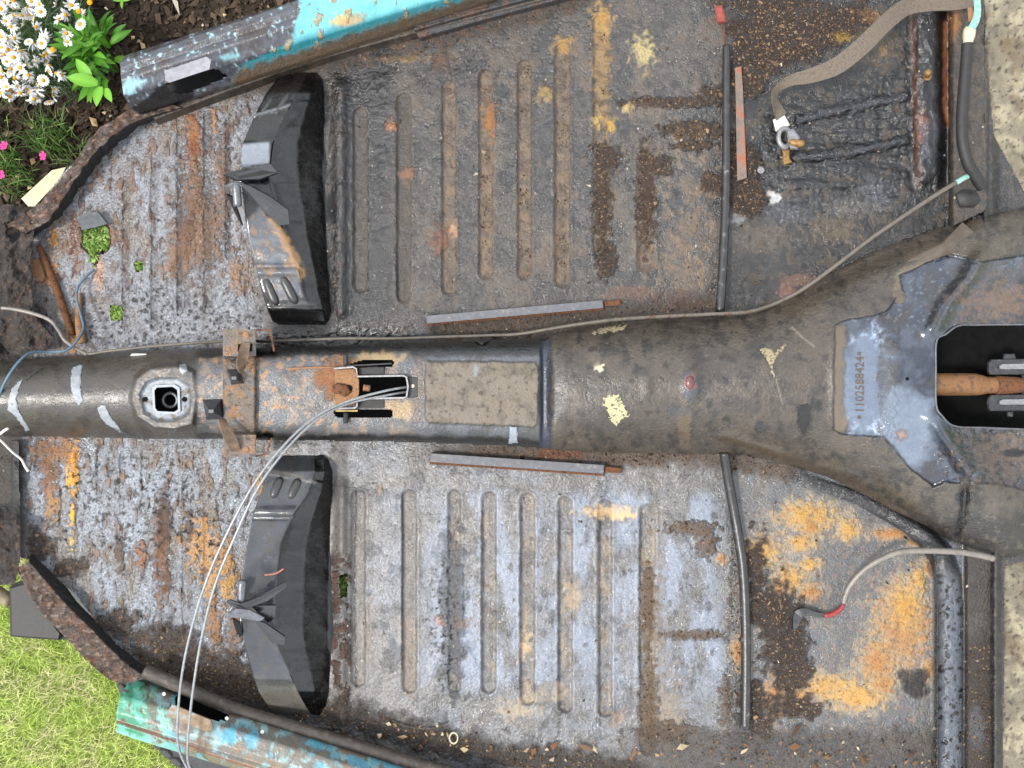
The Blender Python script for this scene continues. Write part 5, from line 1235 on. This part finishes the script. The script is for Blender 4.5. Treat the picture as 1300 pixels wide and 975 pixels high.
M['pipe2'] = simple('grey_sheath', A(128, 122, 114), .45, .1, .25, 80, .15, .5, A(96, 86, 76), (.55, .7))
tube_obj('pipe_union', [W(1214, 232, .04), W(1222, 227, .04), W(1230, 223, .04)], .0042, M['verd'], bpy.data.objects['brake_pipe'], 10, 6).location -= Vector((0, 0, 0))

# front wires
thing_tube('front_wire', [(2, 391, .05), (20, 393, .05), (45, 399, .05), (64, 407, .05), (74, 419, .045), (82, 432, .04), (96, 442, .045), (110, 450, .062)], [.0026, .003, .0028, .0026, .0024], 'pipe2', 'pale bare metal cable end at the front beside the tunnel', 'cable')
thing_tube('blue_wire', [(120, 342, .006), (108, 352, .012), (99, 364, .016), (97, 378, .02), (102, 398, .024), (106, 416, .03), (98, 432, .045), (84, 445, .055), (62, 447, .06), (42, 447, .075), (28, 455, .09), (14, 472, .10), (4, 490, .10), (-4, 510, .10)], .0020, 'blue', 'thin grey-blue wire looping from the panel over the tunnel front', 'wire')
thing_tube('white_wire', [(-6, 553, .05), (4, 562, .045), (16, 574, .03), (27, 583, .02), (32, 592, .012), (36, 598, .008)], [.0018, .0018, .0018, .002, .0024], 'white', 'short white wire end poking out below the tunnel front', 'wire')
thing_tube('white_wire', [(0, 551, .07), (5, 547, .075), (10, 544, .08)], .0022, 'white', 'stub of white wire lying on the tunnel front edge', 'wire', None, 8, 8)

# black tubes across the rear floor
t = empty('black_tube', W(920, 230, 0), 'straight black tube with a red capped rod beside the tunnel, flower bed side', 'tube')
def sub_tube(name, path, r, mat, parent, seg=12, n=40): return tube_obj(name, [W(*p) for p in path], r, M[mat], parent, seg, n)
M['tubeb'] = simple('scuffed_black_tube', A(44, 43, 43), .35, 0, .4, 70, .3, .5, A(104, 106, 110), (.6, .68))
sub_tube('tube', [(922, 58, .012), (922, 120, .012), (922, 190, .012), (921, 260, .013), (918, 330, .016), (914, 396, .022)], [.0058, .0062, .0064, .0068, .0072, .0074], 'tubeb', t)
sub_tube('rod', [(921, 60, .012), (919, 45, .014), (916, 28, .016)], .0014, 'rust', t, 8, 10)
prism_obj('cap', [(907, 8), (917, 6), (919, 14), (922, 28), (910, 30), (909, 18)], .008, .022, simple('faded_red_cap', A(150, 72, 62), .6, 0, .3, 150, .3, .3), t, .003)
o = tag(rebase(sub_tube('black_tube', [(919, 574, .034), (924, 606, .022), (931, 645, .014), (938, 685, .012), (943, 720, .012), (946, 770, .012), (947, 840, .012), (946, 925, .012)], [.0074, .0078, .0078, .0076, .0076, .0076], 'tubeb', None, 12, 60)), 'slightly bent glossy black tube running across the panel with orange rust', 'tube')
o = tag(rebase(prism_obj('steel_strip', [(933, 86), (941, 84), (943, 110), (945, 150), (948, 226), (936, 230), (935, 190), (934, 130)], .002, .007, simple('rusted_strip', A(128, 112, 102), .6, .1, .3, 60, .4, .4, A(150, 92, 66), (.5, .6)), None, .001)), 'short flat rusted steel strip lying beside the black tube', 'metal strip')

# earth strap with battery clamp
st = empty('earth_strap', W(1010, 170, 0), 'braided earth strap with a brass bolted battery clamp on its end', 'earth strap')
V, F = ribbon([W(1242, -2, .04), W(1215, 3, .045), W(1180, 3, .05), W(1152, 8, .055), W(1125, 28, .06), W(1095, 58, .062), W(1062, 84, .06), W(1030, 96, .055), W(1004, 102, .05), W(988, 112, .045), W(983, 124, .035), W(987, 138, .022), W(992, 148, .016)], [.022, .024, .026, .026, .026, .026, .026, .022, .016, .012, .012, .016, .02], .0032, 110, [0, 0, .2, .5, .3, .1, 0, .1, .4, .7, .5, .2, 0])
link('braid', mesh('braid', V, F), st, M['braid'], False)
prism_obj('tin_ferrule', [(981, 152), (996, 146), (1003, 159), (985, 167)], .006, .016, M['white'], st, .002)
tilt = Matrix.Rotation(math.radians(14), 3, 'Y')
torus(W(996, 175, .014), .0125, .0042, M['steel'], 'clamp_ring', st, 32, 10, tilt, .85, 1.15)
prism_obj('clamp_lug', [(999, 165), (1008, 163), (1016, 174), (1013, 190), (1003, 190), (1000, 178)], .006, .022, M['steel'], st, .003)
tube_obj('clamp_bolt', [W(1002, 180, .020), W(1012, 182, .022), W(1020, 183, .022)], [.0046, .0062, .0056], M['brass'], st, 8, 6)
prism_obj('clamp_tail', [(991, 186), (1003, 190), (1002, 200), (1006, 206), (996, 210), (993, 204), (994, 196)], .004, .011, M['brass'], st, .0015)

# thick battery cable at the rear
bc = empty('battery_cable', W(1230, 130, 0), 'thick black battery cable with a pale crimped terminal at the rear edge', 'cable')
sub_tube('sheath', [(1228, 56, .05), (1226, 85, .05), (1223, 120, .05), (1221, 150, .05), (1222, 180, .05), (1228, 205, .048), (1238, 224, .042), (1247, 238, .036)], .0082, 'blackm', bc, 16, 60)
sub_tube('crimp', [(1229, 58, .05), (1229, 54, .05), (1230, 46, .05), (1231, 38, .05), (1232, 34, .052)], [.0062, .0068, .009, .009, .006], 'cream', bc, 10, 16)
V, F = ribbon([W(1230, 40, .054), W(1236, 32, .056), W(1240, 22, .056), W(1241, 8, .058), W(1239, -8, .058)], [.010, .011, .010, .009, .009], .003, 20, .5); link('terminal', mesh('terminal', V, F), bc, M['verd'], False)
prism_obj('terminal_bolt', [(1228, 10), (1234, 8), (1237, 18), (1235, 28), (1229, 28)], .03, .05, M['rustlt'], bc, .002)

# taped wire at the lower right
tw2 = empty('taped_wire', W(1130, 740, 0), 'grey sheathed wire ending in red and black tape over the orange rust', 'wire')
sub_tube('sheath', [(1261, 709, .045), (1235, 703, .045), (1205, 700, .045), (1172, 699, .043), (1142, 701, .04), (1118, 710, .034), (1096, 724, .026), (1080, 742, .018), (1073, 756, .014), (1071, 766, .012)], [.0052, .005, .0048, .0046, .0044, .004, .0036], 'pipe2', tw2, 12, 60)
sub_tube('red_tape', [(1071, 767, .012), (1066, 774, .011), (1056, 780, .010), (1046, 781, .009)], [.0036, .004, .0042, .0036], 'red', tw2, 10, 12)
V, F = ribbon([W(1047, 781, .009), W(1034, 779, .010), (W(1022, 776, .012)), W(1014, 780, .012), W(1010, 790, .010), W(1008, 798, .008)], [.007, .009, .011, .014, .011, .006], .004, 24, [.2, .4, .2, -.3, .2, .5]); link('black_tape', mesh('black_tape', V, F), tw2, M['gloss'], False)

# small loose things
o = rebase(torus(W(576, 937, .006), .0085, .0016, M['cream'], 'rubber_ring', None, 30, 8, None, .75, 1.)); tag(o, 'small cream ring lying near the lower sill', 'ring')
bolt_o = bolt_hole(966, 216, .003, 4.6, None, 'washer', 'steel', .0035); rebase(bolt_o); tag(bolt_o, 'small round metal disc in the dirt below the battery clamp', 'washer')
o = rebase(plate('slate_flake', [(97, 276, .008), (112, 271, .012), (124, 268, .012), (132, 278, .010), (137, 284, .008), (120, 289, .006), (104, 292, .004), (103, 284, .006)], .004, M['slate'], None)); tag(o, 'dark grey torn flap beside the bright green moss', 'metal flake')
for pts, lb in (([(1244, 712, .012), (1252, 708, .013), (1246, 718, .012)], 'x'),): pass
o = rebase(tube_obj('twig', [W(497, 914, .004), W(512, 921, .004), W(535, 925, .005), W(553, 924, .004), W(568, 917, .004)], .0009, M['rubb'], None, 6, 16)); tag(o, 'thin curved dry twig near the lower sill', 'twig')
o = rebase(tube_obj('twig', [W(336, 730, .105), W(350, 728, .104), W(360, 722, .102)], .0012, simple('pink_straw', A(190, 120, 100), .7, 0, .2, 100, .1, .3), None, 6, 10)); tag(o, 'short pinkish straw lying on the lower seat riser', 'twig')

# moss in the rust holes
def moss(px, py, rx, ry, n, h, label):
    r = np.random.default_rng(int(px + py)); a = r.uniform(0, 2 * np.pi, n); q = np.sqrt(r.uniform(0, 1, n))
    P = Wn(px + rx * q * np.cos(a), py + ry * q * np.sin(a), h + .004 * (1 - q) + r.normal(0, .0012, n))
    return crumbs('moss', P, r.gamma(2, .0005, n) + .0006, pick([A(120, 150, 70), A(96, 130, 52), A(146, 172, 96), A(80, 108, 46)], n), label, 'moss', .8)
moss(121, 302, 19, 18, 700, -.004, 'bright green moss filling the rust hole under the dark flap')
moss(117, 328, 5, 12, 160, -.003, 'narrow tail of green moss below the larger moss patch')
moss(147, 398, 9, 11, 260, -.003, 'round green moss cushion near the tunnel front')
moss(176, 338, 6, 7, 120, -.003, 'smallest green moss spot in a hole of the grey panel')
moss(436, 745, 6, 14, 160, -.015, 'green growth showing through the hole behind the lower seat riser')

# ------------------------------------------------------------------ garden: plants, tyre, box, label
def at_ground(px, py, h): return W(px, py, h)
def leaf_mesh(name, L, wd, bend, col, nseg=6, fold=.25):
    V = []; F = []
    for i in range(nseg + 1):
        t = i / nseg; w = wd * (math.sin(math.pi * min(1, t * .92 + .08)) ** .8) * (1 - .25 * t)
        z = L * bend * (t - 1.1 * t * t)
        V += [(L * t, -w, z + fold * w), (L * t, 0, z), (L * t, w, z + fold * w)]
    for i in range(nseg):
        for j in range(2): F.append((i * 3 + j, i * 3 + j + 1, (i + 1) * 3 + j + 1, (i + 1) * 3 + j))
    me = mesh(name, V, F); c = np.tile(col, (len(V), 1)); c[1::3] *= 1.35; attach(me, c); me.materials.append(M['foliage'])
    me.polygons.foreach_set('use_smooth', np.ones(len(me.polygons), bool)); return me
def place(name, me, parent, loc, rz, ry=0., sc=1., rx=0.):
    o = bpy.data.objects.new(name, me); COL.objects.link(o); o.parent = parent; o.location = Vector(loc) - parent.location
    o.rotation_euler = (rx, ry, rz); o.scale = (sc, sc, sc); return o
# leafy green plant by the sill end
g0 = W(152, 92, GZ); lp = empty('leafy_plant', g0, 'fresh green leafy plant growing beside the grey sill end', 'plant')
LM = [leaf_mesh('leaf', .055, .0085, .35, A(100, 165, 45) * 1.0), leaf_mesh('leaf', .048, .0095, .3, A(130, 190, 65)), leaf_mesh('leaf', .05, .008, .45, A(80, 140, 40))]
r = random.Random(4)
for i in range(95):
    q = math.sqrt(r.random()); a = r.uniform(0, 2 * math.pi); z = .05 + .10 * (1 - q * .7) * r.uniform(.6, 1)
    c = g0 + Vector((math.cos(a) * .030 * q - .004, math.sin(a) * .048 * q, z))
    place('leaf', r.choice(LM), lp, c, math.pi + r.uniform(-1.3, 1.3) if r.random() < .6 else a, r.uniform(-.9, .1), r.uniform(.55, 1.0), r.uniform(-.5, .5))
big = leaf_mesh('leaf', .05, .013, .2, A(120, 185, 55))
for px, py, rz, sc in ((124, 106, 3.0, 1.0), (116, 100, 2.2, .8), (128, 110, 4.6, .75), (134, 112, 5.2, .6)):
    place('leaf', big, lp, W(px, py, -.10), rz, -.2, sc)
V = []; 
for i in range(6):
    a = i * 1.05; link('stem', mesh('stem', *tube([g0, g0 + Vector((math.cos(a) * .012, math.sin(a) * .02, .06)), g0 + Vector((math.cos(a) * .02, math.sin(a) * .035, .12))], [.002, .0016, .001], 6, n=8)), lp, M['stemg'] if 'stemg' in M else M.setdefault('stemg', simple('green_stem', A(95, 130, 55), .6, 0, .2, 80, .1, .3)))
# daisies
d0 = W(35, 50, GZ); dz = empty('daisy_clump', d0, 'clump of white daisies with yellow centres in the flower bed corner', 'daisies')
def petal_mesh():
    V = []; F = []; n_ = 15
    for i in range(n_):
        a = 2 * math.pi * i / n_; ca, sa = math.cos(a), math.sin(a)
        for (rr, ww, z) in ((.0026, .0007, 0), (.006, .0017, .0006), (.0102, .0017, .0002), (.0118, .0007, -.0006)):
            V += [(ca * rr - sa * ww, sa * rr + ca * ww, z + .0003 * (i % 2)), (ca * rr + sa * ww, sa * rr - ca * ww, z + .0003 * (i % 2))]
        b = i * 8
        for k in range(3): F.append((b + k * 2, b + k * 2 + 1, b + k * 2 + 3, b + k * 2 + 2))
    me = mesh('flower', V, F); me.materials.append(M['petal']); return me
def dome_mesh(R, hgt, mat, name='flower_centre'):
    V = [(0, 0, hgt)]; F = []
    for k, (rr, z) in enumerate(((.5, .85), (.85, .5), (1., .0))):
        for i in range(10): V.append((R * rr * math.cos(i * .6283), R * rr * math.sin(i * .6283), hgt * z))
    for i in range(10):
        j = (i + 1) % 10; F.append((0, 1 + i, 1 + j)); F.append((1 + i, 11 + i, 11 + j, 1 + j)); F.append((11 + i, 21 + i, 21 + j, 11 + j))
    me = mesh(name, V, F); me.materials.append(mat); me.polygons.foreach_set('use_smooth', np.ones(len(me.polygons), bool)); return me
PM = petal_mesh()
def droop(me, f, skip):
    m2 = me.copy(); co = np.empty(len(m2.vertices) * 3, np.float32); m2.vertices.foreach_get('co', co); co = co.reshape(-1, 3)
    rad = np.hypot(co[:, 0], co[:, 1]); k = np.arange(len(co)) // 8
    co[:, 2] += f * (rad / .0118) ** 2 * .006 * (1 + .6 * np.sin(k * 2.3)); sc = np.where(k % skip == 0, .55, 1.)[:, None] * (1 + .12 * np.sin(k * 1.7))[:, None]
    co[:, :2] *= sc; m2.vertices.foreach_set('co', co.ravel()); m2.update(); return m2
PMS = [PM, droop(PM, -.9, 7), droop(PM, .7, 5), droop(PM, -1.6, 4)]; CM = dome_mesh(.0042, .0030, M['pollen'])
spots = [(101, 31), (76, 25), (91, 7), (71, 6), (86, 53), (83, 19), (84, 42), (101, 15), (57, 47), (66, 64), (55, 71), (46, 76), (72, 93), (63, 83), (42, 55), (30, 31), (20, 9), (34, 10), (43, 25), (45, 34), (12, 26), (6, 24), (23, 59), (9, 78), (18, 73), (29, 71), (18, 99), (33, 99), (55, 102), (48, 107), (30, 113), (37, 117), (22, 110), (67, 121), (63, 130), (47, 122), (43, 126), (7, 110), (14, 116), (4, 90), (3, 70), (2, 46), (28, 65), (60, 79), (62, 90), (79, 95), (35, 113), (1, 98), (16, 2), (39, 2), (52, 55), (3, 60), (10, 50), (36, 53), (58, 68), (25, 118), (6, 4), (14, 88), (40, 100), (2, 118), (27, 20), (52, 15)]
r = random.Random(9)
spots = spots + [(abs(r.gauss(0, 38)) % 92, r.uniform(0, 128)) for _ in range(34)]
spots = [q for q in spots if q[0] + .35 * q[1] < 118]
for (px, py) in spots:
    h = -.08 + r.uniform(-.03, .03) + .0004 * (60 - py); c = W(px + r.uniform(-1, 1), py, h)
    fl = place('flower', r.choice(PMS), dz, c, r.uniform(0, 6), r.uniform(-1.0, .3), r.uniform(.62, .95), r.uniform(-.6, 1.0))
    ce = bpy.data.objects.new('flower_centre', CM); COL.objects.link(ce); ce.parent = fl; ce.location = (0, 0, .0004)
for (px, py) in ((100, 14), (84, 41), (67, 63), (114, 3), (42, 2), (56, 55)):
    place('flower_centre', CM, dz, W(px, py, -.07), 0, 0, 1.15)
# feathery leaves and stems of the daisies (too fine to count)
V, F, c = blades(7000, (W(-60, 0, GZ).x, W(108, 0, GZ).x), (W(0, 118, GZ).y, W(0, -60, GZ).y), .0, .12, .0008, [A(112, 142, 96), A(136, 160, 118), A(92, 122, 74), A(150, 170, 134)], 21, .9,
                accept=lambda x, y: (np.hypot((x - W(28, 0, GZ).x) / .20, (y - W(0, 40, GZ).y) / .165) + .25 * fbm(x / .05, y / .05, 3, 8)) < 1)
me = mesh_np('foliage', V, F); attach(me, c); fo = link('foliage', me, dz, M['foliage']); fo['kind'] = 'stuff'
V, F, c = blades(2600, (W(-60, 0, GZ).x, W(100, 0, GZ).x), (W(0, 115, GZ).y, W(0, -60, GZ).y), .10, .075, .0006, [A(100, 130, 84), A(120, 145, 100), A(80, 110, 62)], 22, 1.3,
                accept=lambda x, y: np.hypot((x - W(28, 0, GZ).x) / .15, (y - W(0, 40, GZ).y) / .14) < 1)
me = mesh_np('foliage', V, F); attach(me, c); fo = link('foliage', me, dz, M['foliage']); fo['kind'] = 'stuff'
# small tufts with pink flowers
def tuft(px, py, R, L, n_, cols, label, pinks=(), seed=1, name='pink_flower_tuft', cat='plant'):
    b = W(px, py, GZ); e = empty(name, b, label, cat)
    V, F, c = blades(n_, (b.x - R, b.x + R), (b.y - R, b.y + R), .004, L, .0011, cols, seed, 1.0, accept=lambda x, y: np.hypot(x - b.x, y - b.y) < R * .7)
    me = mesh_np('foliage', V, F); attach(me, c); o_ = link('foliage', me, e, M['foliage']); o_['kind'] = 'stuff'
    for (fx, fy) in pinks: place('flower', PK, e, W(fx, fy, -.17), random.uniform(0, 6), random.uniform(-.4, .4), 1.0)
    return e
def pink_mesh():
    V = []; F = []
    for i in range(5):
        a = 2 * math.pi * i / 5; ca, sa = math.cos(a), math.sin(a); b = len(V)
        for rr, ww, z in ((.001, .0006, 0), (.0055, .0034, .001), (.0082, .0024, .0016)): V += [(ca * rr - sa * ww, sa * rr + ca * ww, z), (ca * rr + sa * ww, sa * rr - ca * ww, z)]
        F += [(b, b + 1, b + 3, b + 2), (b + 2, b + 3, b + 5, b + 4)]
    me = mesh('flower', V, F); me.materials.append(M['pink']); return me
PK = pink_mesh()
GC = [A(110, 150, 70), A(85, 125, 55), A(140, 170, 95), A(70, 105, 45)]
tuft(68, 176, .055, .05, 420, GC, 'bright green grassy tuft in the soil with one pink flower', [(55, 198)], 31)
tuft(2, 205, .06, .05, 420, GC, 'dark green tuft with pink flowers at the left picture edge', [(5, 185), (1, 221), (-14, 200)], 32)
tuft(28, 232, .05, .04, 260, GC, 'sparse green weeds round the pale wooden label', [], 33, 'weed_tuft', 'weeds')
tuft(95, 190, .05, .035, 140, GC, 'thin straggly weeds close to the rusty flange', [], 34, 'weed_tuft', 'weeds')
tuft(-2, 140, .045, .05, 160, [A(150, 180, 80), A(170, 195, 100)], 'yellow green leaves below the daisies at the picture edge', [], 35, 'weed_tuft', 'weeds')
for (px, py, sd, lb) in ((155, 1, 3, 'small lone seedling in bare soil near the top edge'),):
    e = empty('seedling', W(px, py, GZ), lb, 'seedling')
    for k in range(4): place('leaf', LM[1], e, W(px, py, GZ + .02), k * 1.6, -.2, .35)
o = prism_obj('plant_label', [(27, 252), (66, 216), (84, 212), (76, 228), (44, 262), (36, 262)], [-.21] * 6, [-.195, -.195, -.19, -.18, -.185, -.19], M['label'], None, .001); rebase(o); tag(o, 'bleached pale wooden slat in the soil under the rusty flange', 'wood slat')

# support box and tyre under the pan on the lawn side
bx = empty('plastic_box', W(80, 770, GZ), 'dark green-black plastic box standing on the lawn under the pan corner', 'box')
def box_w(x0, y0, x1, y1, h0, h1, inset): 
    return [(x0, y0), (x1, y0), (x1, y1), (x0, y1)]
prism_obj('box_body', [(14, 742), (130, 700), (180, 800), (75, 812), (14, 806)], GZ, -.075, M['greenplastic'], bx, .004)
prism_obj('box_rim', [(12, 745), (34, 738), (70, 796), (78, 806), (76, 813), (13, 808)], -.085, -.066, M['blackm'], bx, .004)
prism_obj('box_lid', [(38, 742), (130, 706), (176, 800), (76, 800)], -.074, -.064, simple('scuffed_green_plastic', A(84, 92, 90), .6, 0, .3, 50, .2, .3), bx, .003)
o = rebase(tube_obj('grey_pole', [W(-40, 738, -.10), W(-10, 748, -.10), W(14, 764, -.10)], .011, simple('weathered_pole', A(135, 122, 98), .7, 0, .25, 60, .3, .3), None, 12, 10)); tag(o, 'weathered grey pole end on the lawn at the left edge', 'pole')

ty = empty('tyre', W(361, 795, -.1) * 1.0, 'worn black car tyre lying flat on the lawn under the lower sill', 'tyre')
ty.location.z = 0; c0 = ty.location.copy(); prof = [(.19, .03), (.20, .012), (.25, .004), (.295, .012), (.312, .035), (.316, .075), (.312, .115), (.298, .14), (.255, .15), (.205, .142), (.19, .125)]
V = []; F = []; ns = 96
for i in range(ns):
    a = 2 * math.pi * i / ns
    for rr, z in prof: V.append(c0 + Vector((rr * math.cos(a), rr * math.sin(a), z)))
m_ = len(prof)
for i in range(ns):
    for j in range(m_ - 1): F.append((i * m_ + j, ((i + 1) % ns) * m_ + j, ((i + 1) % ns) * m_ + j + 1, i * m_ + j + 1))
link('carcass', mesh('carcass', V, F), ty, M['tyre'])
def lug(w, hgt, d):
    V = []
    for z, k in ((-.002, 1.), (d * .7, .95), (d, .75)):
        V += [(k * w * x, k * hgt * y, z) for x, y in ((-.5, -.3), (-.2, -.5), (.35, -.5), (.5, .1), (.2, .5), (-.4, .45))]
    F = [(k * 6 + i, k * 6 + (i + 1) % 6, (k + 1) * 6 + (i + 1) % 6, (k + 1) * 6 + i) for k in range(2) for i in range(6)] + [tuple(range(12, 18))]
    me = mesh('tread_block', V, F); me.materials.append(M['tyre']); return me
LG = lug(.022, .019, .006)
for row, (rr, z, tl) in enumerate(((.302, .136, .6), (.314, .117, 1.1), (.317, .094, 1.5))):
    for i in range(84):
        a = 2 * math.pi * (i + .5 * (row % 2)) / 84
        if not (2.6 < a < 5.0): continue
        nrm = Vector((math.sin(tl) * math.cos(a), math.sin(tl) * math.sin(a), math.cos(tl)))
        o = bpy.data.objects.new('tread_block', LG); COL.objects.link(o); o.parent = ty; o.location = Vector((rr * math.cos(a), rr * math.sin(a), z))
        o.rotation_euler = nrm.to_track_quat('Z', 'X').to_euler()
